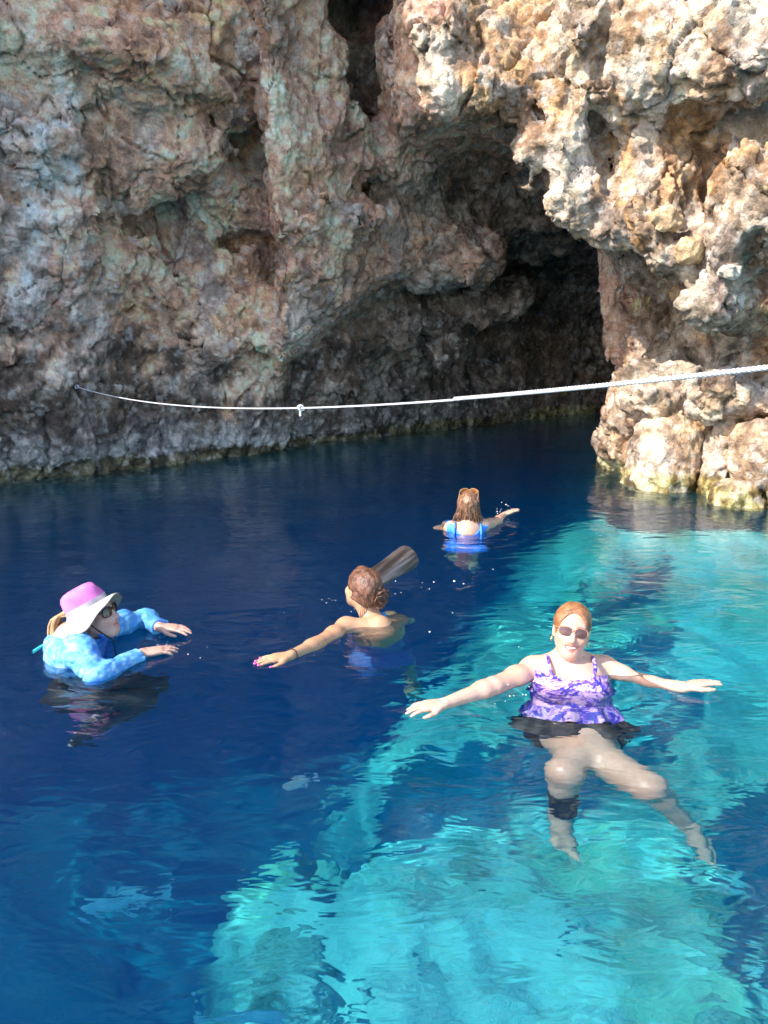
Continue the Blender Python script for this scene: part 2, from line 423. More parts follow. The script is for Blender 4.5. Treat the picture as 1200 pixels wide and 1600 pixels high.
def build_cliff():
    x = GX[:, None, None].astype(np.float32); y = GY[None, :, None].astype(np.float32); z = GZ[None, None, :].astype(np.float32)
    F = cliff_field(x, y, z).astype(np.float32)
    for c, r, s, k in KNOBS:
        m = 0.5
        i = [np.searchsorted(g, (c[a] - r[a] - m, c[a] + r[a] + m)) for a, g in enumerate((GX, GY, GZ))]
        sl = tuple(slice(a, b) for a, b in i)
        xx, yy, zz = np.meshgrid(GX[sl[0]], GY[sl[1]], GZ[sl[2]], indexing='ij')
        P = np.stack([xx.ravel(), yy.ravel(), zz.ravel()], 1).astype(np.float32)
        P = P + 0.12 * np.stack([vnoise(P, .35, q) for q in (1, 2, 3)], 1)
        d = blob(P, c, r).reshape(xx.shape)
        F[sl] = smin(F[sl], d, k) if s > 0 else smax(F[sl], -d, k)
    band = np.abs(F) < 0.75
    ii = np.argwhere(band)
    P = np.stack([GX[ii[:, 0]], GY[ii[:, 1]], GZ[ii[:, 2]]], 1).astype(np.float32)
    W = P + 0.22 * np.stack([vnoise(P, .8, 3), vnoise(P, .8, 4), vnoise(P, .8, 5)], 1)
    n = 0.24 * vnoise(P, 1.5, 1) + 0.08 * vnoise(W, .7, 2)
    bil = np.abs(vnoise(W, .62, 3, (1, 1, .6))) * 0.085 + np.abs(vnoise(W, .30, 4, (1, 1, .75))) * 0.055 + np.abs(vnoise(W, .15, 5)) * 0.045
    led = vnoise(W, .5, 6, (.5, .5, 1.6)) * 0.09
    pit = np.maximum(0, vnoise(W, .26, 7) - .45) * 0.15
    rgt = sstep(.2, .9, P[:, 0]) * sstep(9.2, 8.6, P[:, 1])
    flu = (np.abs(vnoise(W, .34, 1, (1, 1, .28))) - .22) * .22 + (np.abs(vnoise(W, .15, 6, (1, 1, .45))) - .2) * .10
    F[band] += (n * .6 - bil * .6 + .03 + led * .4 + pit * .4 - .65 * flu) * rgt + (n - bil + 0.06 + led + pit - .35 * flu) * (1 - rgt)
    F[0] = F[-1] = 1; F[:, 0] = F[:, -1] = 1; F[:, :, 0] = F[:, :, -1] = 1
    V, Q = nets(F, GX, GY, GZ)
    # drop crumbs that float free of the rock
    lab = np.arange(len(V))
    while True:
        old = lab.copy(); m = lab[Q].min(1)
        for c in range(4): np.minimum.at(lab, Q[:, c], m)
        lab = lab[lab]; lab = lab[lab]
        if (lab == old).all(): break
    root, cnt = np.unique(lab, return_counts=True)
    keep = np.isin(lab, root[cnt > 4000])
    Q = Q[keep[Q[:, 0]]]; new = np.cumsum(keep) - 1; V = V[keep]; Q = new[Q]
    # fine relief on the faces that can be seen
    N = vnormals(V, Q)
    fc = V[Q].mean(1); fn = N[Q].mean(1)
    V, Q = subdivide(V, Q)
    N = vnormals(V, Q)
    p = V.astype(np.float32)
    w = p + .05 * np.stack([vnoise(p, .2, 1), vnoise(p, .2, 2), vnoise(p, .2, 3)], 1)
    f1, f2 = worley(w, .13, 2, (1, 1, .75))
    g1, g2 = worley(w, .055, 4)
    amp = .5 + .5 * sstep(-.3, .3, vnoise(p, .6, 6))
    w2 = p + .10 * np.stack([vnoise(p, .35, 4), vnoise(p, .35, 5), vnoise(p, .35, 6)], 1) + .02 * np.stack([vnoise(p, .07, 4), vnoise(p, .07, 5), vnoise(p, .07, 6)], 1)
    b1, b2, bi = worley(w2, .42, 5, (1, 1, .6), True)
    c1, c2, ci = worley(w2, .115, 3, (1, 1, .7), True)
    slab = (bi[:, 0] - .5) * .055 - .07 * sstep(.075, .0, b2 - b1) * (bi[:, 1] > .35)
    chip = (ci[:, 0] - .5) * .018 - .018 * sstep(.12, .0, c2 - c1)
    rid = (np.abs(vnoise(w, .09, 1, (1, 1, .6))) - .25) * -.030 + (np.abs(vnoise(w, .045, 2)) - .25) * -.018
    h = (.30 - f1) * .024 * amp + slab + chip + rid + (.4 - g1) * .020 + vnoise(p, .045, 5) * .010
    V = V + N * h[:, None]
    me = mesh_from('cliff', V, Q, M_ROCK)
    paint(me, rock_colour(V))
    from mathutils.bvhtree import BVHTree
    global ROCK
    ROCK = BVHTree.FromPolygons(V[:].tolist(), Q.tolist())
    return tag(link('cliff', me, caustic=False), 'craggy limestone sea cliff with a dark cave mouth', kind='structure')
#@CLIFF
CLIFF = build_cliff()

# ------------------------------------------------------------------ sea bed
SHELF = np.array([atZ(px, py, -2.6)[:2] for px, py in
    [(430, 1640), (415, 1560), (370, 1490), (400, 1440), (470, 1385), (560, 1330), (640, 1290), (655, 1240), (690, 1160), (760, 1060), (850, 930), (900, 870), (935, 815), (960, 790)]])
def shelf_dist(x, y):
    """signed distance to the edge of the shallow shelf, positive on the shelf (to the right)"""
    P = np.vstack([SHELF[0] + (SHELF[0] - SHELF[1]) * 1 + [-.3, -30], SHELF, SHELF[-1] + np.array([1.0, 6.0])])
    best = np.full(x.shape, 1e9); sg = np.ones(x.shape)
    for a, b in zip(P[:-1], P[1:]):
        e = b - a
        t = np.clip(((x - a[0]) * e[0] + (y - a[1]) * e[1]) / (e @ e), 0, 1)
        dx = x - a[0] - t * e[0]; dy = y - a[1] - t * e[1]
        d = np.hypot(dx, dy)
        s = np.where(e[1] * (x - a[0]) - e[0] * (y - a[1]) >= 0, 1, -1)
        m = d < best
        best = np.where(m, d, best); sg = np.where(m, s, sg)
    return best * sg
def seabed_height(x, y):
    P = np.stack([x, y, 0 * x], -1).reshape(-1, 3).astype(np.float32)
    n = lambda s, o, k: fbm(P, s, o, k).reshape(x.shape)
    d = shelf_dist(x, y) + .30 * n(.75, 4, 1)
    shelf = -2.65 + .20 * n(1.1, 3, 2) + .20 * (.25 - np.abs(n(.5, 2, 3))) + .05 * n(.2, 2, 4)
    shelf = shelf + .9 * sstep(5.2, 7.5, y) * sstep(1.5, 3.0, x)
    shelf = np.minimum(shelf + .6 * sstep(2.2, 4.5, x), -.35)
    deep = -6.6 + .5 * n(2.2, 4, 5) - .25 * np.abs(n(1.0, 3, 6))
    return deep + (shelf - deep) * sstep(-.8 - .4 * np.clip(y - 3, 0, 3), .08, d), d
def build_seabed():
    xs = spaced([(-40, -8, 1.5), (-8, -2.2, .1), (-2.2, 4.5, .036), (4.5, 9, .15), (9, 40, 1.5)])
    ys = spaced([(-40, 0, 1.2), (0, 1.6, .1), (1.6, 6.5, .035), (6.5, 17, .1), (17, 40, 1.5)])
    X, Y = np.meshgrid(xs, ys)
    Z, d = seabed_height(X, Y)
    V = np.stack([X, Y, Z], -1).reshape(-1, 3)
    n, m = len(xs), len(ys)
    i = np.arange(n * m).reshape(m, n)
    Q = np.stack([i[:-1, :-1], i[:-1, 1:], i[1:, 1:], i[1:, :-1]], -1).reshape(-1, 4)
    p = V.astype(np.float32)
    a = fbm(p, .8, 4, 3); f = fbm(p, .16, 3, 5); g = fbm(p, .42, 3, 1)
    c = grade(a + .4 * f, [(-.9, (.44, .45, .36)), (-.3, (.60, .61, .54)), (.1, (.70, .70, .66)), (.6, (.76, .75, .72))])
    c = c * np.array([.84, .86, .82])
    c = over(c, .75 * sstep(.12, .45, g), grade(f, [(-.5, (.34, .38, .22)), (.5, (.52, .54, .34))]))
    c = over(c, .6 * sstep(.2, .5, fbm(p, .3, 2, 6)), (.50, .48, .38))
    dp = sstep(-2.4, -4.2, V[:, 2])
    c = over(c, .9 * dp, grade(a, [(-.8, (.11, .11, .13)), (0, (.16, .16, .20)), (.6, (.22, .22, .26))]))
    m_, nt, b = newmat('seabed'); k = NB(nt); p = k.pos()
    at = k.n('ShaderNodeAttribute', attribute_name='stone')
    gr = k.noise(p, 16, 5, 0.65)
    k.l(k.mix(0.6, at.outputs['Color'], k.ramp(gr, [(0.3, 0.3), (0.7, 0.72)]), 'OVERLAY'), b.inputs['Base Color'])
    b.inputs['Roughness'].default_value = 0.95
    k.l(k.bump(gr, 0.6, 0.05), b.inputs['Normal'])
    me = mesh_from('seabed', V, Q, m_)
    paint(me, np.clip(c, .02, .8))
    tag(link('seabed', me), 'pale rocky sea floor dropping off into the deep', kind='structure')
build_seabed()

# ------------------------------------------------------------------ water
WAVE_MIN, WAVE_AMP = .50, .13
BODIES = [(.83, 3.1, .25), (-1.38, 3.3, .25), (-.08, 3.8, .2), (.63, 5.6, .22), (.1, 4.6, .2)]          # (x, y, radius) of what stirs the surface
def wave_height(x, y):
    r = np.random.default_rng(5)
    z = np.zeros_like(x)
    wx = .22 * np.sin(.9 * x + 1.3 * y) + .16 * np.sin(2.1 * x - 1.2 * y + 1)
    wy = .20 * np.sin(1.1 * x - .8 * y + 2) + .14 * np.sin(1.7 * x + 2.3 * y)
    X, Y = x + wx, y + wy
    for k in range(64):
        L = np.exp(r.uniform(np.log(WAVE_MIN), np.log(2.2)))
        a = r.normal(1.25, .75)
        ph = r.uniform(0, 6.283)
        A = .0052 * L ** 1.0 * r.uniform(.4, 1.0)
        A *= WAVE_AMP
        z = z + A * np.sin((X * np.cos(a) + Y * np.sin(a)) * 6.283 / L + ph)
    calm = 1 - .45 * sstep(8.5, 12, y)
    z = z * calm
    for bx, by, R in BODIES:
        d = np.hypot(x - bx, (y - by) * 1.15) + .04 * np.sin(5 * x + 3 * y)
        z = z + .0006 * np.sin(d * 6.283 / .24 - 1) * np.exp(-((d - R - .12) / .30) ** 2)
    return z
def build_water():
    xs = spaced([(-40, -7, 1.0), (-7, -2.9, .055), (-2.9, 2.9, .026), (2.9, 4.6, .04), (4.6, 9, .2), (9, 40, 1.2)])
    ys = spaced([(-40, -.5, 1.0), (-.5, 1.2, .06), (1.2, 5.4, .026), (5.4, 9.5, .036), (9.5, 14, .07), (14, 17.5, .2), (17.5, 40, 1.2)])
    X, Y = np.meshgrid(xs, ys)
    Z = wave_height(X, Y)
    V = np.stack([X, Y, Z], -1).reshape(-1, 3)
    n, m = len(xs), len(ys)
    i = np.arange(n * m).reshape(m, n)
    Q = np.stack([i[:-1, :-1], i[:-1, 1:], i[1:, 1:], i[1:, :-1]], -1).reshape(-1, 4)
    mw = bpy.data.materials.new('water_surface'); mw.use_nodes = True; nt = mw.node_tree
    nt.nodes.remove(nt.nodes['Principled BSDF'])
    g = nt.nodes.new('ShaderNodeBsdfGlass'); g.inputs['IOR'].default_value = 1.333; g.inputs['Roughness'].default_value = 0
    nt.links.new(g.outputs[0], nt.nodes['Material Output'].inputs['Surface'])
    k = NB(nt); p = k.pos()
    w = k.noise(k.map(p, (.8, 1.5, 1)), 2.9, 3, .5, 1.0)
    w2 = k.noise(k.map(p, (.8, 1.9, 1)), 7.5, 2, .5, .8)
    h = k.math('ADD', w, k.math('MULTIPLY', w2, .28))
    for bx, by, R in BODIES:          # rings spreading from each swimmer
        v = k.n('ShaderNodeVectorMath', operation='SUBTRACT'); k.l(p, v.inputs[0]); v.inputs[1].default_value = (bx, by, 0)
        l = k.n('ShaderNodeVectorMath', operation='LENGTH'); k.l(v.outputs[0], l.inputs[0])
        d = k.math('ADD', l.outputs['Value'], k.math('MULTIPLY', w, .16))
        e = k.math('DIVIDE', k.math('SUBTRACT', d, R + .12), .34)
        e = k.math('EXPONENT', k.math('MULTIPLY', k.math('MULTIPLY', e, e), -1))
        h = k.math('ADD', h, k.math('MULTIPLY', k.math('MULTIPLY', k.math('SINE', k.math('MULTIPLY', d, 46)), e), .10))
    k.l(k.bump(h, RIPPLE, .045), g.inputs['Normal'])
    me = mesh_from('water', V, Q, mw)
    top = link('water', me, caustic=False)
    top.cycles.is_caustics_caster = True
    tag(top, 'clear blue and turquoise sea with small ripples', kind='structure')
    # the body of water under that surface, which soaks up the red light
    mv = bpy.data.materials.new('water_depth'); mv.use_nodes = True; nt = mv.node_tree
    nt.nodes.remove(nt.nodes['Principled BSDF'])
    k = NB(nt)
    ab = k.n('ShaderNodeVolumeAbsorption')
    ab.inputs['Color'].default_value = (*WATER_TINT, 1); ab.inputs['Density'].default_value = WATER_DENSITY
    sc_ = k.n('ShaderNodeVolumeScatter'); sc_.inputs['Color'].default_value = (0.015, 0.40, 1.0, 1); sc_.inputs['Density'].default_value = SCATTER
    ad = k.n('ShaderNodeAddShader'); k.l(ab.outputs[0], ad.inputs[0]); k.l(sc_.outputs[0], ad.inputs[1])
    k.l(ad.outputs[0], nt.nodes['Material Output'].inputs['Volume'])
    bm_v = V.copy(); bm_v[:, 2] += .002
    b = len(V)
    c = np.array([[-40, -40, -12], [40, -40, -12], [40, 40, -12], [-40, 40, -12]], float)
    faces = Q.tolist() + [[b, b+3, b+2, b+1], [b, b+1] + i[0, ::-1].tolist(), [b+1, b+2] + i[::-1, -1].tolist(),
                          [b+2, b+3] + i[-1, :].tolist(), [b+3, b] + i[:, 0].tolist()]
    me = bpy.data.meshes.new('water_body'); me.from_pydata(np.vstack([bm_v, c]).tolist(), [], faces)
    me.materials.append(mv); me.polygons.foreach_set('use_smooth', [True] * len(me.polygons))
    link('water_body', me, top, caustic=False)
SCATTER = .12
RIPPLE = .25
WATER_TINT, WATER_DENSITY = (0.0, 0.835, 0.955), 0.85
build_water()

# ------------------------------------------------------------------ bodies grown from joints
def unit(v): v = np.asarray(v, float); return v / np.linalg.norm(v)
class Body:
    """one continuous skin: rounded limbs and ovals melted together on a fine grid"""
    def __init__(s): s.P = []
    def cone(s, a, b, ra, rb, k=.02): s.P.append(('c', np.asarray(a, float), np.asarray(b, float), ra, rb, k, 1)); return s
    def ell(s, c, r, ax=None, k=.02, sg=1):
        s.P.append(('e', np.asarray(c, float), np.asarray(r, float), np.eye(3) if ax is None else np.asarray(ax, float), None, k, sg)); return s
    def grid(s, h, pad=.05):
        lo = np.full(3, 9e9); hi = -lo
        for q in s.P:
            if q[6] < 0: continue
            pts = [(q[1], q[3]), (q[2], q[4])] if q[0] == 'c' else [(q[1], max(q[2]))]
            for p, r in pts: lo = np.minimum(lo, p - r); hi = np.maximum(hi, p + r)
        s.ax = [np.arange(lo[d] - pad, hi[d] + pad, h) for d in range(3)]
        s.F = np.full([len(a) for a in s.ax], .2, np.float32)
        for q in s.P: s.put(q)
        return s
    def put(s, q):
        kind, k, sg = q[0], q[5], q[6]
        if kind == 'c':
            lo = np.minimum(q[1] - q[3], q[2] - q[4]); hi = np.maximum(q[1] + q[3], q[2] + q[4])
        else: lo = q[1] - max(q[2]); hi = q[1] + max(q[2])
        m = .03 + k
        i = [np.searchsorted(s.ax[d], (lo[d] - m, hi[d] + m)) for d in range(3)]
        sl = tuple(slice(a, b) for a, b in i)
        X = s.ax[0][sl[0]][:, None, None]; Y = s.ax[1][sl[1]][None, :, None]; Z = s.ax[2][sl[2]][None, None, :]
        if kind == 'c':
            ba = q[2] - q[1]; l2 = ba @ ba
            t = np.clip(((X - q[1][0]) * ba[0] + (Y - q[1][1]) * ba[1] + (Z - q[1][2]) * ba[2]) / l2, 0, 1)
            d = np.sqrt((X - q[1][0] - t * ba[0]) ** 2 + (Y - q[1][1] - t * ba[1]) ** 2 + (Z - q[1][2] - t * ba[2]) ** 2) - (q[3] + (q[4] - q[3]) * t)
        else:
            A = q[3]; r = q[2]
            u = [((X - q[1][0]) * A[e][0] + (Y - q[1][1]) * A[e][1] + (Z - q[1][2]) * A[e][2]) for e in range(3)]
            k0 = np.sqrt(sum((u[e] / r[e]) ** 2 for e in range(3))); k1 = np.sqrt(sum((u[e] / r[e] ** 2) ** 2 for e in range(3)))
            d = k0 * (k0 - 1) / np.maximum(k1, 1e-6)
        d = d.astype(np.float32)
        s.F[sl] = smin(s.F[sl], d, k) if sg > 0 else smax(s.F[sl], -d, k)
    def pts(s, sl=None):
        return np.stack(np.meshgrid(*s.ax, indexing='ij'), -1).reshape(-1, 3).astype(np.float32)
    def mesh(s): return nets(s.F, *s.ax)
    def cloth(s, t, region, wrinkle=None):
        """a layer t thick over the skin wherever region(points) < 0"""
        near = np.abs(s.F) < .06
        P = np.stack([s.ax[d][i] for d, i in enumerate(np.nonzero(near))], 1).astype(np.float32)
        G = np.full(s.F.shape, .2, np.float32)
        f = s.F[near] - t
        if wrinkle is not None: f = f - wrinkle(P)
        G[near] = np.maximum(f, region(P).astype(np.float32))
        G[(s.F <= -.06)] = .2
        return nets(G, *s.ax)

def hand(B, W, d, n, thumb, size=1.0, curl=.25, spread=1.0):
    """W wrist, d towards the fingers, n out of the palm, thumb a direction on the thumb's side; returns fingertips"""
    d = unit(d); n = unit(np.asarray(n) - d * (np.asarray(n) @ d)); t = unit(np.cross(n, d))
    if t @ np.asarray(thumb) < 0: t = -t
    W = np.asarray(W, float); S = size; tips = []
    K = [W + S * (d * a + t * b) for a, b in ((.086, .029), (.090, .010), (.086, -.009), (.076, -.027))]
    for i, k in enumerate(K): B.cone(W + S * (d * .010 + t * (.018, .007, -.006, -.016)[i]), k, .0145 * S, .0115 * S, .010)
    B.ell(W + S * (d * .05), (.038 * S, .046 * S, .013 * S), np.array([t, d, n]), .008)
    for i, k in enumerate(K):
        L = (.072, .080, .074, .058)[i] * S; c = curl * (1, .9, 1.05, 1.25)[i]
        dr = unit(d + t * (.16, .04, -.09, -.24)[i] * spread)
        p = k
        for j, f in enumerate((.45, .31, .24)):
            a = c * (j + .4)
            q = p + L * f * (dr * math.cos(a) + n * math.sin(a))
            B.cone(p, q, (.0090, .0080, .0073)[j] * S, (.0080, .0073, .0060)[j] * S, .004)
            p = q
        tips.append((p, unit(dr * math.cos(a) + n * math.sin(a)), n))
    p = W + S * (d * .022 + t * .020)
    q = p + S * .046 * unit(d * .75 + t * .70 + n * .20); B.cone(p, q, .0150 * S, .0105 * S, .010)
    r = q + S * .030 * unit(d * .95 + t * .32 + n * .12); B.cone(q, r, .0105 * S, .0090 * S, .004)
    w = r + S * .024 * unit(d * 1.0 + t * .12 + n * .15); B.cone(r, w, .0090 * S, .0068 * S, .004)
    tips.append((w, unit(d), n))
    return tips
def foot(B, A, toe, up, side, size=1.0):
    """A ankle, toe direction of the sole, up out of the instep, side towards the big toe"""
    d = unit(toe); u = unit(np.asarray(up) - d * (np.asarray(up) @ d)); t = unit(np.cross(u, d))
    if t @ np.asarray(side) < 0: t = -t
    S = size; A = np.asarray(A, float)
    heel = A - u * .055 * S - d * .035 * S
    B.ell(heel + u * .012, (.030 * S, .040 * S, .030 * S), np.array([t, d, u]), .02)
    B.cone(A, heel, .036 * S, .028 * S, .02)
    b1 = A + d * .120 * S - u * .058 * S + t * .020 * S; b2 = A + d * .100 * S - u * .062 * S - t * .026 * S
    B.cone(A + d * .01 * S, b1 + u * .012, .036 * S, .024 * S, .02); B.cone(A - u * .02 * S, b2, .034 * S, .018 * S, .02)
    B.cone(heel, b2, .026 * S, .018 * S, .02)
    for i in range(5):
        f = i / 4
        p = b1 * (1 - f) + b2 * f
        q = p + S * (d * (.050, .046, .042, .036, .028)[i] + t * (.004, .002, 0, -.003, -.006)[i] - u * .006)
        B.cone(p, q, (.0145, .0115, .011, .0105, .0100)[i] * S, (.0115, .0082, .008, .0075, .0070)[i] * S, .006)
class Frame:
    """a local frame: right, forward, up"""
    def __init__(s, o, f, u):
        s.o = np.asarray(o, float); s.f = unit(f); s.r = unit(np.cross(s.f, u)); s.u = np.cross(s.r, s.f)
        s.A = np.array([s.r, s.f, s.u])
    def __call__(s, x, y, z): return s.o + s.r * x + s.f * y + s.u * z
    def loc(s, P): return (np.asarray(P) - s.o) @ s.A.T
def head(B, H, smile=False):
    E = lambda c, r, k=.02, sg=1: B.ell(H(*c), r, H.A, k, sg)
    E((0, -.014, .034), (.073, .094, .082)); E((0, .028, -.030), (.059, .066, .086), .03)
    E((0, .052, -.052), (.046, .046, .05), .03); E((0, .072, -.098), (.017, .016, .015), .03)
    for x in (-1, 1):
        E((.041 * x, .062, -.034 if not smile else -.030), (.022, .022, .021), .025)
        B.cone(H(.042 * x, .012, -.050), H(.015 * x, .064, -.100), .020, .017, .03)      # jaw
        B.cone(H(.040 * x, .072, .022), H(.008 * x, .088, .018), .007, .007, .03)        # brow
        E((.031 * x, .094, -.001), (.017, .013, .010), .012, -1); E((.031 * x, .078, -.003), (.0125, .0125, .0115), .004)
        E((.0115 * x, .099, -.041), (.0085, .009, .0075), .008)
        E((.074 * x, -.008, -.008), (.008, .019, .031), .008); E((.072 * x, -.006, -.034), (.007, .010, .010), .006)
    B.cone(H(0, .090, .004), H(0, .113, -.036), .0075, .0115, .014)
    w = .030 if smile else .024
    cu = .006 if smile else .001
    for x in (-1, 1):
        B.cone(H(0, .096, -.0625), H(w * .9 * x, .080, -.0640 + cu), .0075, .0055, .006); B.cone(H(0, .094, -.0765), H(w * .85 * x, .080, -.0665 + cu), .0085, .0055, .006)
    E((0, .104, -.0690), (w * .95, .011, .0030 if not smile else .0055), .003, -1)
def torso(B, T, L, sL, sR, bulk=1.0, bust=.07):
    """T frame at the pelvis, L length to the base of the neck"""
    E = lambda c, r, k=.05: B.ell(T(*c), [q * bulk for q in r], T.A, k)
    E((0, 0, .0), (.170, .118, .11)); E((0, .012, .4 * L), (.135, .100, .13)); E((0, .0, .68 * L), (.148, .110, .15))
    for x in (-1, 1):
        E((.070 * x, .085 * bulk, .62 * L), (bust, bust * .85, bust), .035); E((.075 * x, -.065, -.03), (.085, .075, .085), .05)
    nb = T(0, -.005, L)
    for s_ in (sL, sR):
        B.cone(s_, T(0, -.01, .86 * L), .050 * bulk, .085 * bulk, .05); B.cone(s_, nb, .042 * bulk, .048 * bulk, .04)
        B.ell(s_, (.054 * bulk,) * 3, None, .03)
def arm(B, s_, e, w, bulk=1.0):
    s_, e, w = map(np.asarray, (s_, e, w))
    B.cone(s_, e, .050 * bulk, .038 * bulk, .03); B.cone(e, w, .0385 * bulk, .0245, .02)
    B.ell(e + (w - e) * .22, (.036 * bulk,) * 3, None, .03); B.ell(s_ + (e - s_) * .45, (.047 * bulk,) * 3, None, .03)
def leg(B, h, k, a, bulk=1.0, calf=(0, 0, -1)):
    h, k, a = map(np.asarray, (h, k, a))
    B.cone(h, k, .092 * bulk, .056 * bulk, .04); B.cone(k, a, .053 * bulk, .034, .02)
    B.ell(k, (.055 * bulk,) * 3, None, .03); B.ell(k + (a - k) * .30 + unit(calf) * .018, (.047 * bulk,) * 3, None, .035)
    B.ell(h + (k - h) * .3, (.090 * bulk,) * 3, None, .05)

def skin_material(name, base):
    m, nt, b = newmat(name); k = NB(nt); p = k.obj()
    at = k.n('ShaderNodeAttribute', attribute_name='stone')
    n = k.noise(p, 30, 4, .6)
    k.l(k.mix(.30, at.outputs['Color'], k.ramp(n, [(.3, .35), (.7, .65)]), 'OVERLAY'), b.inputs['Base Color'])
    k.l(k.ramp(k.noise(p, 14, 4, .6), [(.35, .22), (.65, .50)]), b.inputs['Roughness'])
    b.inputs['Specular IOR Level'].default_value = .5
    b.inputs['Subsurface Weight'].default_value = .12
    b.inputs['Subsurface Radius'].default_value = (.5, .2, .1); b.inputs['Subsurface Scale'].default_value = .02
    k.l(k.bump(k.noise(p, 120, 3, .6), .15, .004), b.inputs['Normal'])
    return m
def plain(name, col, rough=.6, spec=.4, noise_scale=40, amt=.25, bump=.2, metal=0.0, dist=.003):
    m, nt, b = newmat(name); k = NB(nt); p = k.obj()
    n = k.noise(p, noise_scale, 4, .6)
    k.l(k.mix(amt, col, k.ramp(n, [(.3, .25), (.7, .75)]), 'OVERLAY'), b.inputs['Base Color'])
    b.inputs['Roughness'].default_value = rough; b.inputs['Specular IOR Level'].default_value = spec; b.inputs['Metallic'].default_value = metal
    k.l(k.bump(n, bump, dist), b.inputs['Normal'])
    return m
def hair_material(name, dark, light, along=(60, 60, 8)):
    m, nt, b = newmat(name); k = NB(nt); p = k.obj()
    n = k.noise(k.map(p, along), 1.0, 5, .65, .5)
    k.l(k.ramp(n, [(.30, dark), (.50, tuple((np.array(dark) + np.array(light)) / 2)), (.68, light)]), b.inputs['Base Color'])
    b.inputs['Roughness'].default_value = .38; b.inputs['Specular IOR Level'].default_value = .5
    k.l(k.bump(n, .9, .008), b.inputs['Normal'])
    return m
def skin_colour(V, base, H=None, lips=(.42, .13, .11), flush=.5, smile=False):
    p = V.astype(np.float32)
    c = np.tile(np.asarray(base, float), (len(V), 1))
    c = over(c, flush * sstep(.0, .6, fbm(p, .14, 3, 2)), np.array(base) * (1.02, .80, .74))
    c = over(c, .35 * sstep(.1, .7, fbm(p, .06, 2, 4)), np.array(base) * (1.12, 1.16, 1.18))
    if H is not None:
        l = H.loc(V); x, y, z = l.T
        g = lambda cx, cy, cz, r: np.exp(-(((np.abs(x) - cx) ** 2 + (y - cy) ** 2 + (z - cz) ** 2) / r ** 2))
        c = over(c, .55 * g(.042, .075, -.034, .022) + .5 * g(0, .112, -.036, .014), np.array(base) * (1.0, .62, .56))
        w = .030 if smile else .024
        lp = sstep(1.25, .85, np.sqrt((x / w) ** 2 + ((z + .069 - (10 if smile else 2) * x * x) / .0135) ** 2)) * (y > .078)
        c = over(c, .85 * lp, lips)
        c = over(c, .9 * sstep(1.2, .8, np.sqrt(((np.abs(x) - .031) / .0105) ** 2 + ((z + .003) / .0050) ** 2)) * (y > .072), (.07, .045, .035))
        c = over(c, .6 * sstep(1.2, .7, np.sqrt(((np.abs(x) - .030) / .020) ** 2 + ((z - .0235 + 8 * (np.abs(x) - .026) ** 2) / .0042) ** 2)) * (y > .06), (.20, .11, .06))
    return np.clip(c, .01, .85)

def tube_mesh(lines, sides=5):
    """lines: list of (points, radii) -> one mesh"""
    Vs, Qs = [], []; o = 0
    for pts, rad in lines:
        P = np.asarray(pts, float); n = len(P)
        R = np.full(n, rad) if np.isscalar(rad) else np.asarray(rad, float)
        T = np.gradient(P, axis=0); T /= np.maximum(np.linalg.norm(T, axis=1, keepdims=True), 1e-9)
        ref = np.array([0, 0, 1.0]) if abs(T[0][2]) < .9 else np.array([1.0, 0, 0])
        N = np.cross(T, ref); N /= np.maximum(np.linalg.norm(N, axis=1, keepdims=True), 1e-9); Bn = np.cross(T, N)
        a = np.arange(sides) * 2 * math.pi / sides
        ring = P[:, None] + R[:, None, None] * (N[:, None] * np.cos(a)[None, :, None] + Bn[:, None] * np.sin(a)[None, :, None])
        V = ring.reshape(-1, 3)
        i = np.arange(n * sides).reshape(n, sides)
        q = np.stack([i[:-1], np.roll(i[:-1], -1, 1), np.roll(i[1:], -1, 1), i[1:]], -1).reshape(-1, 4)
        c0, c1 = len(V), len(V) + 1
        V = np.vstack([V, P[0], P[-1]])
        cap = [[c0, i[0, (j + 1) % sides], i[0, j], i[0, j]] for j in range(0)]
        Vs.append(V); Qs.append(q + o); o += len(V)
    return np.vstack(Vs), np.vstack(Qs)
def join(*parts):
    Vs, Qs, o = [], [], 0
    for V, Q in parts: Vs.append(V); Qs.append(Q + o); o += len(V)
    return np.vstack(Vs), np.vstack(Qs)
def curve(pts, n=16):
    """smooth line through points (Catmull-Rom)"""
    P = np.asarray(pts, float); P = np.vstack([2 * P[0] - P[1], P, 2 * P[-1] - P[-2]])
    out = []
    seg = len(P) - 3
    for t in np.linspace(0, seg - 1e-6, n):
        i = int(t); f = t - i; a, b, c, d = P[i:i+4]
        out.append(.5 * (2*b + (c-a)*f + (2*a-5*b+4*c-d)*f*f + (3*b-a-3*c+d)*f**3))
    return np.array(out)
class Person:
    def __init__(s, loc, label):
        s.root = bpy.data.objects.new('person', None); COL.objects.link(s.root); s.root.location = loc
        s.loc = np.asarray(loc, float)
        tag(s.root, label, 'person')
    def part(s, name, VQ, mat, parent=None, paintc=None, label=None):
        V, Q = VQ
        me = mesh_from(name, V - s.loc, Q, mat)
        if paintc is not None: paint(me, paintc)
        o = link(name, me, parent or s.root)
        if label: o['label'] = label
        return o
def solid(fn, lo, hi, h):
    ax = [np.arange(lo[d], hi[d], h) for d in range(3)]
    P = np.stack(np.meshgrid(*ax, indexing='ij'), -1).reshape(-1, 3).astype(np.float32)
    F = fn(P).reshape([len(a) for a in ax]).astype(np.float32)
    return nets(F, *ax)
def el(l, c, r): 
    q = (l - np.asarray(c)) / np.asarray(r); return (np.sqrt((q * q).sum(1)) - 1) * min(r)
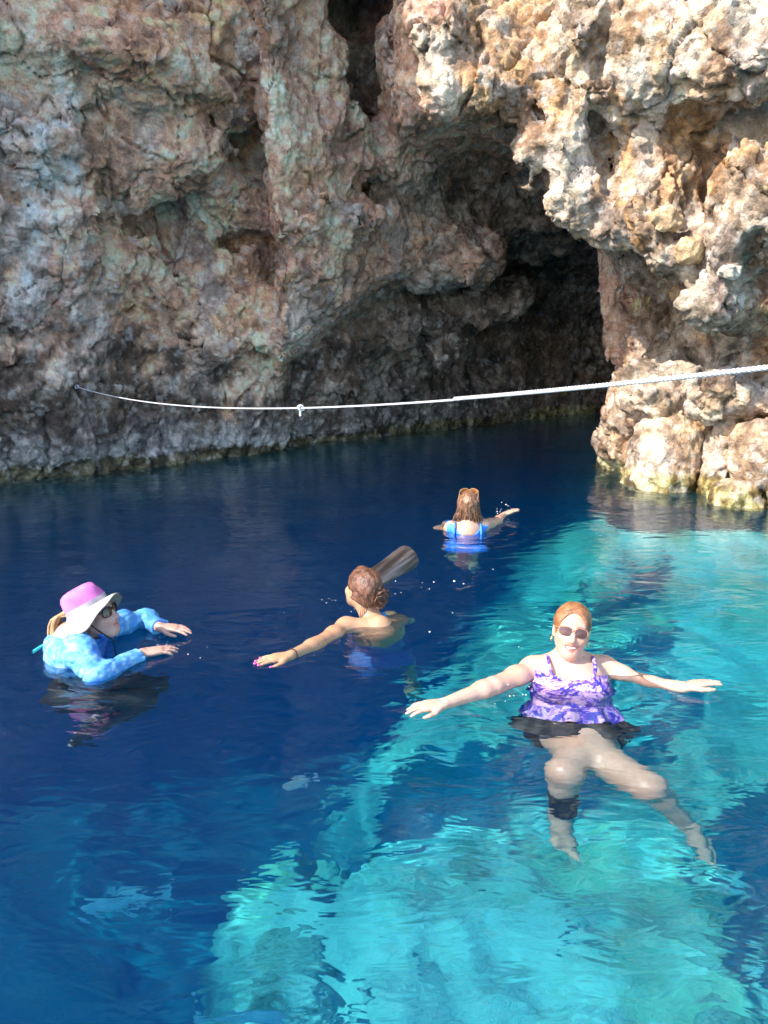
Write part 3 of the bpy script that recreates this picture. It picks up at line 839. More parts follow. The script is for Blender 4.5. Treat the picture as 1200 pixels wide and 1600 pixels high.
def lens_glasses(per, H, y0=.103, z0=-.001, tilt=0.0, frame_mat=None, lens_mat=None, gap=.033, w=.029, h=.022, to_ear=True, ear=(.077, -.01, .004)):
    """sunglasses on a face: rims, bridge and arms, with two dark lenses"""
    lines = []
    ringpts = {}
    for x in (-1, 1):
        a = np.linspace(0, 2 * math.pi, 25)
        sx = np.sign(np.cos(a)) * np.abs(np.cos(a)) ** .75 * w; sz = np.sign(np.sin(a)) * np.abs(np.sin(a)) ** .8 * h
        X = gap * x + sx; Yv = y0 - 4.0 * X ** 2 - .2 * (sz < 0) * np.abs(sz)
        ringpts[x] = np.stack([X, Yv, z0 + sz], 1)
        lines.append(([H(*q) for q in ringpts[x]], .0024))
        tx = gap * x + w * x
        lines.append((curve([H(tx, y0 - 4.0 * tx * tx, z0 + .008), H(.074 * x, .05, z0 + .008), H(*[ear[0] * x, ear[1], ear[2]])], 10), .0026))
    lines.append((curve([H(-.008, y0 + .001, z0 + .005), H(0, y0 + .003, z0 + .008), H(.008, y0 + .001, z0 + .005)], 6), .0026))
    fr = per.part('sunglasses', tube_mesh(lines, 6), frame_mat)
    for x in (-1, 1):
        r = ringpts[x][:-1]
        V = []; n = len(r); c = r.mean(0)
        for k, s_ in enumerate((0, .5, 1.0)):
            for q in r:
                pp = c + (q - c) * s_; pp[1] = y0 - 4.0 * pp[0] ** 2 + .0025 * (1 - s_ ** 2)
                V.append(H(*pp))
        V = np.array(V); back = V - H.f * .002
        Q = []
        for k in range(2):
            for j in range(n):
                a_, b_ = k * n + j, k * n + (j + 1) % n
                Q.append([a_, b_, b_ + n, a_ + n]); Q.append([a_ + 3*n, a_ + 4*n, b_ + 4*n, b_ + 3*n])
        per.part('lens', (np.vstack([V, back]), np.array(Q)), lens_mat, fr)
    return fr

# ------------------------------------------------------------------ swimmers
M_SKIN = skin_material('skin', None)
M_LENS = plain('dark_lens', (.02, .015, .015), .08, .6, amt=.05, bump=0)
M_GOLD = plain('gold', (.75, .50, .18), .25, .5, metal=1.0, amt=.05)
M_BLACK = plain('black_fabric', (.014, .014, .017), .6, .4, 60, .3, .5)
M_TEETH = plain('teeth', (.80, .77, .70), .3)

def skull_hair(H, fringe, thick=.012, lump=.003, seed=1):
    """close hair over the crown; fringe(l) < 0 where hair may grow"""
    def fn(P):
        l = H.loc(P)
        d = smin(el(l, (0, -.014, .034), (.073, .094, .082)), el(l, (0, -.045, -.03), (.060, .055, .075)), .03) - thick
        w = l.astype(np.float32)
        d = d - lump * vnoise(w, .03, seed, (1, .45, .7)) - .6 * lump * vnoise(w, .014, seed + 1, (1, .3, .5))
        return smax(d, fringe(l), .010)
    return solid(fn, H.o - .17, H.o + .17, .0042)

# --- woman on her back, facing us
def swimmer_front():
    P = Person((.83, 3.1, 0), 'smiling woman in sunglasses and purple patterned swimsuit floating with arms spread')
    B = Body()
    H = Frame((.835, 3.20, .186), (-.15, -.93, .26), (.17, .25, 1))
    neck = np.array([.835, 3.215, .025]); pel = np.array([.808, 2.98, -.33])
    T = Frame(pel, (-.12, -.85, .55), neck - pel); L = np.linalg.norm(neck - pel)
    sR = np.array([.675, 3.19, -.010]); sL = np.array([.992, 3.21, -.015])
    torso(B, T, L, sR, sL, 1.14, .078)
    B.cone(H(0, -.022, -.06), neck, .052, .062, .03)
    head(B, H, True)
    eR, wR = np.array([.462, 2.995, .008]), np.array([.245, 2.826, .022])
    arm(B, sR, eR, wR, 1.12); hand(B, wR, (-.95, -.22, -.02), (0, 0, -1), (.2, -1, .2), .98, .18)
    eL, wL = np.array([1.150, 3.130, -.050]), np.array([1.262, 2.975, .020])
    arm(B, sL, eL, wL, 1.10); hand(B, wL, (.93, .22, .10), (.0, -.2, -1), (0, -1, .3), .98, .12)
    kR, aR = np.array([.685, 2.60, -.28]), np.array([.675, 2.56, -.62])
    kL, aL = np.array([.975, 2.53, -.30]), np.array([1.150, 2.52, -.62])
    leg(B, T(-.095, 0, -.03), kR, aR, 1.22, (0, 1, 0)); leg(B, T(.095, 0, -.03), kL, aL, 1.25, (-.2, 1, 0))
    # her right is at our left
    foot(B, aR, (.10, -.72, -.66), (.05, -.7, .7), (1, 0, 0), .95); foot(B, aL, (.42, -.72, -.45), (.1, -.5, .8), (-1, 0, 0), 1.0)
    B.grid(.0046)
    V, Q = B.mesh()
    base = (.56, .345, .255)
    col = skin_colour(V, base, H, (.42, .085, .075), .5, True)
    body = P.part('body', (V, Q), M_SKIN, None, col)
    # hair, drawn back tight
    fr = lambda l: np.maximum(-el(l, (0, .10, -.045), (.072, .085, .135)), -(l[:, 2] + .055 + .25 * np.clip(l[:, 1], -.1, .1)))
    mh = hair_material('red_blonde_hair', (.10, .035, .013), (.42, .18, .075), (26, 60, 26))
    hv = skull_hair(H, fr, .009, .003, 1)
    rng = random.Random(3); lines = []
    for q in range(70):
        a = rng.uniform(-1.25, 1.25); s0 = math.sin(a)
        pts = [H(.068 * s0, .052 - .03 * abs(s0), .098 - .045 * abs(s0) ** 2), H(.080 * s0, .0, .118 - .055 * abs(s0) ** 2), H(.078 * s0 * .9, -.06, .09 - .05 * abs(s0)), H(.03 * s0, -.112, .01)]
        pts = [p + np.array([rng.gauss(0, .0015) for _ in range(3)]) for p in pts]
        lines.append((curve(pts, 10), .0016))
    bun = solid(lambda p: el(H.loc(p), (0, -.120, .02), (.034, .028, .036)) - .005 * vnoise(p, .02, 2), H(0, -.12, .02) - .07, H(0, -.12, .02) + .07, .005)
    hair = P.part('hair', join(hv, tube_mesh(lines, 4), bun), mh)
    # teeth in the smile, ear ring, glasses
    tv = solid(lambda p: el((lambda l: np.c_[l[:, 0], l[:, 1] + 7 * l[:, 0] ** 2, l[:, 2] - 10 * l[:, 0] ** 2])(H.loc(p)), (0, .0970, -.0690), (.021, .0070, .0042)), H(0, .094, -.067) - .035, H(0, .094, -.067) + .035, .0016)
    P.part('teeth', tv, M_TEETH)
    for x in (-1, 1):
        a = np.linspace(0, 2 * math.pi, 20)
        P.part('hoop_earring', tube_mesh([([H(.080 * x, -.010 + .012 * math.sin(t), -.052 - .014 * math.cos(t)) for t in a], .0022)], 5), M_GOLD)
    lens_glasses(P, H, .104, .001, frame_mat=plain('tortoise_rim', (.42, .20, .13), .25), lens_mat=plain('brown_lens', (.085, .034, .032), .08, .6, amt=.05, bump=0), h=.0195, w=.029)
    # swimsuit
    m, nt, b = newmat('purple_print'); k = NB(nt); p = k.obj()
    n = k.noise(p, 10, 3, .55, 3.0); v = k.noise(p, 7.5, 3, .5, 3.0)
    c = k.ramp(n, [(.32, (.03, .02, .16)), (.42, (.10, .04, .40)), (.48, (.34, .16, .56)), (.53, (.62, .46, .62)), (.60, (.24, .10, .52)), (.70, (.05, .05, .35))])
    c = k.mix(k.step(v, .56, .62), c, (.66, .40, .58)); c = k.mix(k.step(v, .45, .41), c, (.025, .025, .34))
    k.l(c, b.inputs['Base Color']); b.inputs['Roughness'].default_value = .55
    k.l(k.bump(k.noise(p, 30, 3), .4, .01), b.inputs['Normal'])
    def top(p):
        l = T.loc(p); x, y, z = l.T
        neckline = .80 * L + .30 * np.abs(x) * (np.abs(x) < .16) - .02
        d = np.maximum(z - np.where(y > 0, neckline, .72 * L), -(z - .05 + .015 * np.sin(x * 40)))
        return np.maximum(d, np.abs(x) - .168 - .10 * np.clip(.25 - z, 0, .3))
    suit = P.part('swimsuit', B.cloth(.010, top, lambda p: .006 * vnoise(p, .05, 1, (1, 1, .5)) + .004 * np.abs(vnoise(p, .02, 3))), m)
    for x in (-1, 1):
        pts = curve([T(.085 * x, .135, .76 * L), T(.098 * x, .115, .88 * L), T(.100 * x, .045, 1.0 * L), T(.10 * x, -.05, .99 * L), T(.09 * x, -.115, .80 * L)], 14)
        pts = [q + T.f * .010 + T.u * .012 for q in pts]
        P.part('strap', tube_mesh([(pts, .0085)], 6), m, suit)
    # flounces of the top, floating
    def frill(z0, r0, r1, amp, n, seed, drop, back=False):
        a = np.linspace(0, 2 * math.pi, 120, endpoint=False); rows = []
        rr = np.random.default_rng(seed); ph = rr.uniform(0, 6.28, 4)
        for f in np.linspace(0, 1, 9):
            R = r0 + (r1 - r0) * f ** .8
            wv = amp * f * (np.sin(n * a + ph[0]) + .5 * np.sin((n + 3) * a + ph[1]) + .3 * np.sin((2 * n + 1) * a + ph[2]))
            rows.append(np.stack([(R * 1.14 + wv * .7) * np.cos(a), (R * .86 + wv) * np.sin(a) + .015, z0 - drop * f + wv * .6 * f], 1))
        R = np.array(rows); V = R.reshape(-1, 3)
        i = np.arange(9 * 120).reshape(9, 120)
        q = np.stack([i[:-1], np.roll(i[:-1], -1, 1), np.roll(i[1:], -1, 1), i[1:]], -1).reshape(-1, 4)
        Vo = T.o + V @ T.A
        Vi = Vo - .003 * T.u
        return np.vstack([Vo, Vi]), np.vstack([q, q[:, ::-1] + len(Vo)])
    P.part('ruffle', frill(.20, .128, .188, .016, 9, 2, .13), m, suit)
    P.part('ruffle', frill(.33, .125, .168, .012, 8, 4, .10), m, suit)
    P.part('skirt', frill(.085, .148, .235, .022, 7, 5, .10), M_BLACK)
    def brief(p):
        l = T.loc(p); x, y, z = l.T
        return np.maximum(np.maximum(z - .08, -(z + .13)), y - .055 - .35 * np.abs(x))
    P.part('swim_brief', B.cloth(.008, brief), M_BLACK)
    # black brace on her right calf
    ax = unit(aR - kR)
    P.part('calf_brace', B.cloth(.009, lambda p: np.maximum(np.linalg.norm((p - kR) - ((p - kR) @ ax)[:, None] * ax, axis=1) - .09, np.abs((p - kR) @ ax - .215) - .062)), M_BLACK)
    return P
swimmer_front()

# --- woman with the hat, in profile
def swimmer_hat():
    P = Person((-1.36, 3.36, 0), 'woman in pink and white sun hat and blue long sleeved shirt treading water')
    B = Body()
    H = Frame(atY(146, 960, 3.37), (.93, -.16, .30), (-.30, .05, 1))
    neck = np.array([-1.385, 3.385, .095]); pel = np.array([-1.44, 3.34, -.36])
    T = Frame(pel, (.97, .12, .05), neck - pel); L = np.linalg.norm(neck - pel)
    sR = np.array([-1.375, 3.225, .075]); sL = np.array([-1.385, 3.53, .075])
    torso(B, T, L, sR, sL, 1.04, .07)
    B.cone(H(0, -.022, -.06), neck, .052, .060, .03); head(B, H)
    eR, wR = np.array([-1.262, 3.115, -.012]), np.array([-1.125, 3.320, .020])
    arm(B, sR, eR, wR, 1.02); hR = hand(B, wR, (.80, .42, .0), (0, 0, -1), (-.3, 1, .2), 1.0, .22)
    eL, wL = np.array([-1.245, 3.76, .012]), np.array([-1.128, 3.615, .030])
    arm(B, sL, eL, wL, 1.02); hand(B, wL, (.97, -.10, -.02), (0, 0, -1), (0, -1, .2), 1.0, .2)
    kR, aR = np.array([-1.12, 3.29, -.44]), np.array([-1.36, 3.26, -.74]); kL, aL = np.array([-1.12, 3.48, -.48]), np.array([-1.36, 3.50, -.78])
    leg(B, T(.09, 0, -.03), kR, aR, 1.0, (-1, 0, 0)); leg(B, T(-.09, 0, -.03), kL, aL, 1.0, (-1, 0, 0))
    foot(B, aR, (-.3, 0, -.9), (.9, 0, -.3), (0, 1, 0), .95); foot(B, aL, (-.3, .1, -.9), (.9, 0, -.3), (0, -1, 0), .95)
    B.grid(.0052)
    V, Q = B.mesh(); base = (.47, .28, .22)
    P.part('body', (V, Q), M_SKIN, None, skin_colour(V, base, H, (.48, .17, .15), .5))
    # shirt: pale speckled blue with a royal blue front
    def shirt(p):
        d = T.loc(p); z = d[:, 2]
        reg = np.maximum(np.maximum(z - 1.02 * L, -(z - .52 * L)), np.maximum(np.abs(d[:, 1]) - .17 + .5 * np.clip(.1 - z, 0, .2), np.abs(d[:, 0]) - .21))
        for s_, e, w in ((sR, eR, wR), (sL, eL, wL)):
            for a, b, f in ((s_, e, 1.0), (e, w, .93)):
                ab = b - a; t = np.clip(((p - a) @ ab) / (ab @ ab), 0, 1)
                q = np.linalg.norm(p - a - t[:, None] * ab, axis=1) - .09
                q = np.maximum(q, ((p - a) @ ab) / np.linalg.norm(ab) - np.linalg.norm(ab) * f)
                reg = np.minimum(reg, q)
        hd = H.loc(p)
        reg = np.maximum(reg, .085 - np.linalg.norm(p - H(0, -.005, -.035), axis=1))
        return reg
    vq = B.cloth(.011, shirt, lambda p: .008 * vnoise(p, .07, 1) + .007 * np.abs(vnoise(p, .035, 2, (1, .6, 1.4))) )
    l = T.loc(vq[0]); p = vq[0].astype(np.float32)
    c = np.tile(np.array([.06, .24, .56]), (len(p), 1))
    c = over(c, .8 * sstep(.1, .35, fbm(p, .03, 2, 2)), (.13, .40, .70)); c = over(c, .6 * sstep(.15, .5, fbm(p, .022, 2, 5)), (.24, .44, .60))
    c = over(c, sstep(.035, .06, l[:, 1] + .02 * vnoise(p, .05, 1)) * (np.abs(l[:, 0]) < .125 + .03 * vnoise(p, .04, 3)) * (l[:, 1] < .19), (.030, .13, .46))
    c = over(c, .75 * sstep(.05, .5, fbm(p, .10, 3, 1)) * (np.abs(l[:, 1]) > .12), (.035, .17, .55))

    m, nt, b = newmat('rash_vest'); k = NB(nt)
    k.l(k.n('ShaderNodeAttribute', attribute_name='stone').outputs['Color'], b.inputs['Base Color']); b.inputs['Roughness'].default_value = .6
    k.l(k.bump(k.noise(k.obj(), 35, 3), .3, .008), b.inputs['Normal'])
    sh = P.part('long_sleeved_shirt', vq, m, None, c)
    P.part('button', solid(lambda q: el(T.loc(q), (.03, .125, .80 * L), (.008, .005, .008)), T(.03, .125, .8 * L) - .02, T(.03, .125, .8 * L) + .02, .003), M_TEETH, sh)
    # leggings
    def legs(p):
        d = np.maximum(np.abs(T.loc(p)[:, 2] - .10) - .17, np.abs(T.loc(p)[:, 1]) - .20)
        for a, b in ((T(.09, 0, -.03), kR), (kR, aR), (T(-.09, 0, -.03), kL), (kL, aL)):
            ab = b - a; t = np.clip(((p - a) @ ab) / (ab @ ab), 0, 1)
            d = np.minimum(d, np.linalg.norm(p - a - t[:, None] * ab, axis=1) - .105)
        ft = np.minimum(np.linalg.norm(p - aR, axis=1), np.linalg.norm(p - aL, axis=1))
        return np.maximum(d, np.minimum(.03 - ft, p[:, 2] + .60))
    P.part('leggings', B.cloth(.007, legs), M_BLACK)
    # hair under the hat and tail of hair
    mh = hair_material('blonde_hair', (.26, .12, .05), (.66, .42, .20), (50, 50, 10))
    hv = skull_hair(H, lambda l: np.maximum(-el(l, (0, .10, -.05), (.080, .085, .14)), -(l[:, 2] + .06)), .008, .003, 2)
    rng = random.Random(5); lines = []
    for q in range(46):
        o = np.array([rng.gauss(0, .010), rng.gauss(0, .006), 0])
        pts = [H(.02 + o[0] * .4, -.108, .040 + o[1]), H(.03 + o[0], -.165 + o[1], .040), H(.035 + o[0] * 1.6, -.200 + 1.4 * o[1], -.030), H(.03 + o[0] * 1.8, -.185 + 1.4 * o[1], -.095), H(.02 + o[0] * 1.3, -.155 + o[1], -.150 + rng.gauss(0, .014))]
        lines.append((curve(pts, 12), [.0045, .006, .006, .006, .006, .0055, .0055, .005, .005, .004, .003, .0015]))
    P.part('hair', join(hv, tube_mesh(lines, 5)), mh)
    # hat
    def hatfn(l):
        x, y, z = l.T
        r = np.sqrt((x / .092) ** 2 + ((y + .012) / .110) ** 2)
        return r
    HH = Frame(H(0, 0, 0), H.f + .20 * H.u, H.u)
    a = np.linspace(0, 2 * math.pi, 72, endpoint=False)
    prof = [(.0, .142, 0), (.35, .141, 0), (.62, .136, 0), (.78, .126, 0), (.86, .110, 0), (.92, .085, 0), (.965, .062, 1), (1.0, .038, 1), (1.03, .033, 2), (1.12, .028, 2), (1.26, .016, 2), (1.40, .004, 2), (1.56, -.012, 2), (1.58, -.017, 2)]
    rows = []
    for i, (r, z, _) in enumerate(prof):
        br = np.clip((r - 1.0) / .58, 0, 1)
        sag = br * (.022 * np.cos(a) ** 2 * .9 - .016 * np.sin(a) + .006 * np.sin(3 * a + 1) + .004 * np.sin(7 * a)) * -1
        lump = .005 * np.sin(5 * a + 2 * z * 30) * (r < 1) * (r > .3)
        sag = sag + br * .026 * np.clip(np.sin(a), 0, 1) ** 2     # front brim kicks up
        shr = 1 - .16 * br * np.clip(-np.sin(a), 0, 1)
        rows.append(np.stack([(.088 * r + lump) * np.cos(a), -.010 + (.106 * r * shr + lump) * np.sin(a), z + sag + .006], 1))
    R = np.array(rows); nR = len(prof); V = R.reshape(-1, 3)
    i = np.arange(nR * 72).reshape(nR, 72)
    q = np.stack([i[1:], np.roll(i[1:], -1, 1), np.roll(i[:-1], -1, 1), i[:-1]], -1).reshape(-1, 4)
    row = q[:, 3] // 72
    Vw = HH.o + V @ HH.A
    C = V.copy(); C[:, 2] -= .004; C[:, :2] *= .985; Cw = HH.o + C @ HH.A
    m1 = plain('pink_hat_cloth', (.52, .14, .40), .7, .3, 14, .5, .5); m2 = plain('grey_hat_cloth', (.42, .385, .33), .75, .3, 45, .25, .4); m3 = plain('hat_band', (.36, .31, .36), .75)
    def band(sel):
        k_ = q[sel]; kk = np.vstack([k_, k_[:, ::-1] + len(V)])
        u, inv = np.unique(kk, return_inverse=True)
        return np.vstack([Vw, Cw])[u], inv.reshape(kk.shape)
    hat = P.part('sun_hat', band(row >= 7), m2)
    P.part('crown', band(row < 6), m1, hat); P.part('hat_band', band((row >= 6) & (row < 7)), m3, hat)
    # chin cord and glasses
    cord = [curve([H(.085 * x, .02, -.01), H(.072 * x, .040, -.06), H(.035 * x, .055, -.115), H(0, .05, -.150)], 12) for x in (-1, 1)]
    P.part('chin_cord', tube_mesh([(c_, .0032) for c_ in cord] + [(curve([H(0, .05, -.15), H(.01, .045, -.19), H(.015, .04, -.22)], 6), .0032)], 5), M_BLACK, hat)
    lens_glasses(P, H, .104, .001, frame_mat=M_BLACK, lens_mat=M_LENS)
    # teal band trailing behind the shoulder
    P.part('teal_strap', tube_mesh([(curve([T(.03, -.100, .93 * L), T(.05, -.122, .925 * L), T(.07, -.140, .91 * L), T(.09, -.152, .90 * L)], 10), .0075)], 8), plain('teal_strap', (.04, .45, .44), .5))
    return P
swimmer_hat()

# --- woman with hair in a bun, seen from behind beside the log
def swimmer_bun():
    P = Person((-.06, 3.82, 0), 'woman seen from behind with brown hair in messy bun, swimming beside the log')
    B = Body()
    H = Frame(atY(567, 921, 3.88), (-.50, .82, .14), (.10, .10, 1))
    neck = np.array([-.060, 3.835, -.020]); pel = np.array([-.020, 3.82, -.52])
    T = Frame(pel, (-.40, .90, .1), neck - pel); L = np.linalg.norm(neck - pel)
    sL = np.array([-.195, 3.735, -.026]); sR = np.array([.075, 3.905, -.115])
    torso(B, T, L, sL, sR, .98, .06)
    B.cone(H(0, -.022, -.06), neck, .050, .056, .03); head(B, H)
    eL, wL = np.array([-.325, 3.475, -.004]), np.array([-.432, 3.295, .020])
    arm(B, sL, eL, wL, .98); tips = hand(B, wL, (-.92, -.36, .0), (0, 0, -1), (.3, -1, .0), .98, .1, .7)
    arm(B, sR, np.array([.13, 4.08, -.30]), np.array([.05, 4.26, -.40]), .98); hand(B, np.array([.05, 4.26, -.40]), (-.2, .7, -.5), (0, 0, -1), (-1, 0, 0), .98, .3)
    kL, aL = np.array([-.08, 4.16, -.74]), np.array([-.04, 4.34, -1.10]); kR, aR = np.array([.12, 4.06, -.86]), np.array([.15, 4.14, -1.25])
    leg(B, T(-.09, 0, -.03), kL, aL, .97, (0, 0, 1)); leg(B, T(.09, 0, -.03), kR, aR, .97, (0, 0, 1))
    foot(B, aL, (0, .6, -.8), (0, .8, .6), (1, 0, 0), .95); foot(B, aR, (.05, .6, -.8), (0, .8, .6), (-1, 0, 0), .95)
    B.grid(.0054)
    V, Q = B.mesh(); base = (.42, .24, .14)
    P.part('body', (V, Q), M_SKIN, None, skin_colour(V, base, H))
    mn = plain('pink_nail', (.75, .10, .28), .25, .5, amt=.05)
    for t, d, n in tips:
        A = np.array([unit(np.cross(d, n)), d, n])
        P.part('fingernail', solid(lambda q: el((q - (t + d * .002 - n * .003)) @ A.T, (0, 0, 0), (.0068, .010, .0055)), t - .018, t + .018, .0028), mn)
    mh = hair_material('brown_hair', (.022, .009, .006), (.24, .105, .060), (55, 55, 30))
    hv = skull_hair(H, lambda l: np.maximum(-el(l, (0, .10, -.05), (.074, .088, .14)), -(l[:, 2] + .060 - .25 * np.clip(np.abs(l[:, 0]), 0, .1) )), .013, .005, 3)
    bc = H(.040, -.105, .010)
    bn = solid(lambda p: smin(el(H.loc(p), (.040, -.108, .010), (.040, .030, .042)), el(H.loc(p), (.056, -.10, -.03), (.024, .022, .03)), .02) - .007 * vnoise(p, .022, 2) - .004 * vnoise(p, .01, 3), bc - .09, bc + .09, .0045)
    rng = random.Random(9); lines = []
    for q in range(40):      # loops of the bun
        cx, cz = .040 + rng.gauss(0, .012), .008 + rng.gauss(0, .014); rr = rng.uniform(.016, .038); a0 = rng.uniform(0, 6.28); sp = rng.uniform(2.5, 5.5)
        pts = [H(cx + rr * math.cos(a0 + t * sp), -.132 - .012 * math.sin(3 * t + q) + .35 * abs(rr * math.cos(a0 + t * sp)), cz + rr * 1.05 * math.sin(a0 + t * sp)) for t in np.linspace(0, 1, 12)]
        lines.append((pts, rng.uniform(.002, .0038)))
    for q in range(70):      # hair swept back to it
        a = rng.uniform(-1.4, 1.4); s0 = math.sin(a)
        pts = [H(.074 * s0, .045 - .03 * abs(s0), .095 - .05 * s0 * s0), H(.087 * s0, -.01, .122 - .065 * s0 * s0), H(.070 * s0 + .012, -.085, .085 - .055 * abs(s0)), H(.035, -.118, .02)]
        lines.append((curve([p + np.array([rng.gauss(0, .003) for _ in range(3)]) for p in pts], 10), .0021))
    for q in range(18):      # loose ends at the nape
        x = rng.uniform(-.05, .07); pts = [H(x, -.085, -.045), H(x + rng.gauss(0, .008), -.088, -.085), H(x + rng.gauss(.008, .012), -.075, -.12 - rng.uniform(0, .035))]
        lines.append((curve(pts, 8), .0018))
    P.part('hair', join(hv, bn, tube_mesh(lines, 5)), mh)
    def suit(p):
        l = T.loc(p); x, y, z = l.T
        d = np.maximum(z - np.where(y > 0, .78, .56) * L, -(z + .06 - .1 * np.abs(x)))
        return np.maximum(d, np.abs(x) - .21)
    P.part('swimsuit', B.cloth(.007, suit), plain('blue_swimsuit', (.02, .11, .34), .5))
    a = np.linspace(0, 2 * math.pi, 18); A = Frame(wL + unit(eL - wL) * .012, unit(wL - eL), (0, 0, 1))
    P.part('bracelet', tube_mesh([([A(.031 * math.cos(t), 0, .029 * math.sin(t)) for t in a], .0028)], 5), M_BLACK)
    return P
swimmer_bun()

# --- woman furthest off, by the cave
def swimmer_far():
    P = Person((.635, 5.6, 0), 'woman in bright blue swimsuit seen from behind, nearest the cave, one arm out')
    B = Body()
    H = Frame(atY(733, 785, 5.66), (.18, .97, .05), (0, .05, 1))
    neck = np.array([.630, 5.635, .055]); pel = np.array([.610, 5.55, -.41])
    T = Frame(pel, (.05, .98, -.1), neck - pel); L = np.linalg.norm(neck - pel)
    sL = np.array([.495, 5.640, .018]); sR = np.array([.765, 5.645, .036])
    torso(B, T, L, sL, sR, .92, .06)
    B.cone(H(0, -.022, -.06), neck, .052, .06, .03); head(B, H)
    eR, wR = np.array([.915, 5.86, .022]), np.array([1.000, 6.055, .030])
    arm(B, sR, eR, wR, .95); hand(B, wR, (.80, .45, .22), (.25, 0, -1), (-.4, .5, .7), 1.05, .1)
    eL, wL = np.array([.40, 5.85, -.14]), np.array([.47, 6.06, -.22])
    arm(B, sL, eL, wL, .95); hand(B, wL, (.3, 1, 0), (0, 0, -1), (1, 0, 0), 1.0, .2)
    kL, aL = np.array([.54, 5.86, -.74]), np.array([.55, 6.02, -1.10]); kR, aR = np.array([.70, 5.80, -.78]), np.array([.72, 5.86, -1.18])
    leg(B, T(-.09, 0, -.03), kL, aL, 1.05, (0, 0, 1)); leg(B, T(.09, 0, -.03), kR, aR, 1.05, (0, 0, 1))
    foot(B, aL, (0, .7, -.7), (0, .7, .7), (1, 0, 0)); foot(B, aR, (0, .7, -.7), (0, .7, .7), (-1, 0, 0))
    B.grid(.0062)
    V, Q = B.mesh(); base = (.50, .31, .22)
    P.part('body', (V, Q), M_SKIN, None, skin_colour(V, base, H))
    mh = hair_material('wet_brown_hair', (.030, .012, .007), (.34, .17, .09), (60, 60, 12))
    hv = skull_hair(H, lambda l: np.maximum(-el(l, (0, .10, -.05), (.074, .088, .14)), -(l[:, 2] + .07)), .014, .005, 4)
    def curtain(p):
        l = H.loc(p); w = l.astype(np.float32)
        return el(l, (0, -.052, -.060), (.086, .050, .088)) - .008 * vnoise(w, .02, 1, (1, 1, .25)) - .004 * vnoise(w, .012, 2, (1, 1, .3))
    cu = solid(curtain, H(0, -.05, -.08) - .15, H(0, -.05, -.08) + .15, .005)
    rng = random.Random(2); lines = []
    for q in range(110):
        a = rng.uniform(-1.5, 1.5); s0 = math.sin(a); c0 = math.cos(a); e = rng.gauss(0, .012)
        z = -.13 - rng.uniform(0, .05)
        pts = [H(.050 * s0, -.03 * c0, .118 - .02 * s0 * s0), H(.084 * s0, -.022 - .075 * c0, .055), H(.088 * s0 + e * .4, -.030 - .075 * c0, -.03), H(.094 * s0 + 1.3 * e, -.035 - .070 * c0, -.08), H(.088 * s0 + 2.4 * e, -.035 - .064 * c0, z + .025)]
        pts = [p_ + np.array([rng.gauss(0, .006) for _ in range(3)]) for p_ in pts]
        lines.append((curve(pts, 12), list(np.linspace(.0055, .0026, 12))))
    P.part('hair', join(hv, cu, tube_mesh(lines, 5)), mh)
    # glasses pushed up on the crown
    H2 = Frame(H(0, .0, .118), H.f * .75 - H.u * .35 + 0, H.u)
    H2 = Frame(H(0, -.055, .125), H.f, H.u)
    lens_glasses(P, H2, .075, .0, frame_mat=plain('amber_rim', (.50, .25, .08), .25), lens_mat=plain('amber_lens', (.20, .085, .03), .1, .6, amt=.05, bump=0), gap=.036, w=.031, h=.020, ear=(.080, -.02, -.03))
    def suit(p):
        l = T.loc(p); x, y, z = l.T
        d = np.maximum(z - np.where(y > 0, .80 * L, 1.0 * L - 1.0 * np.clip(.13 - np.abs(x), 0, .10)), -(z + .08 - .1 * np.abs(x)))
        return np.maximum(d, np.abs(x) - .172)
    st = P.part('swimsuit', B.cloth(.010, suit, lambda p: .006 * vnoise(p, .05, 2)), plain('bright_blue_swimsuit', (.035, .20, .74), .5, .4, 14, .5, .5))
    for x in (-1, 1):
        pts = curve([T(.11 * x, -.112, .60 * L), T(.112 * x, -.085, .85 * L), T(.105 * x, -.02, 1.03 * L), T(.09 * x, .09, .85 * L)], 10)
        P.part('strap', tube_mesh([(pts, .008)], 5), bpy.data.materials['bright_blue_swimsuit'], st)
    P.root.scale = (.90,) * 3; P.root.location.z = -.004
    return P
swimmer_far()

# ------------------------------------------------------------------ boulders, stones, log, rope, fish
def hit(px, py, fallback=7.5):
    d = Vector(ray(px, py)).normalized()
    if 'ROCK' in globals():
        h = ROCK.ray_cast(Vector((0, 0, CAM_H)), d)
        if h[0]: return np.array(h[0]), np.array(h[1])
    return atY(px, py, fallback), np.array([0, -1.0, 0])
def stone_mesh(c, r, h, seed, amp=.16, rot=0.0, blocky=2.6):
    c = np.asarray(c, float); r = np.asarray(r, float); R = max(r) * 1.35
    ca, sa = math.cos(rot), math.sin(rot); A = np.array([[ca, sa, 0], [-sa, ca, 0], [0, 0, 1]])
    def fn(P):
        w = P + max(r) * .10 * np.stack([vnoise(P, max(r) * .8, seed + q) for q in (1, 2, 3)], 1)
        l = np.abs((w - c) @ A.T) / r
        d = ((l ** blocky).sum(1) ** (1 / blocky) - 1) * min(r)
        s = max(r)
        return d - s * amp * (.8 * vnoise(P, s * .9, seed) + .5 * (.4 - np.abs(vnoise(w, s * .42, seed + 2))) + .35 * (.3 - np.abs(vnoise(w, s * .2, seed + 3))))
    V, Q = solid(fn, c - R, c + R, h)
    p = V.astype(np.float32); N = vnormals(V, Q)
    f1, f2 = worley(p, .10, 3)
    return V + N * ((.3 - f1) * .03 + vnoise(p, .04, 2) * .006 + vnoise(p, .02, 1) * .003)[:, None], Q
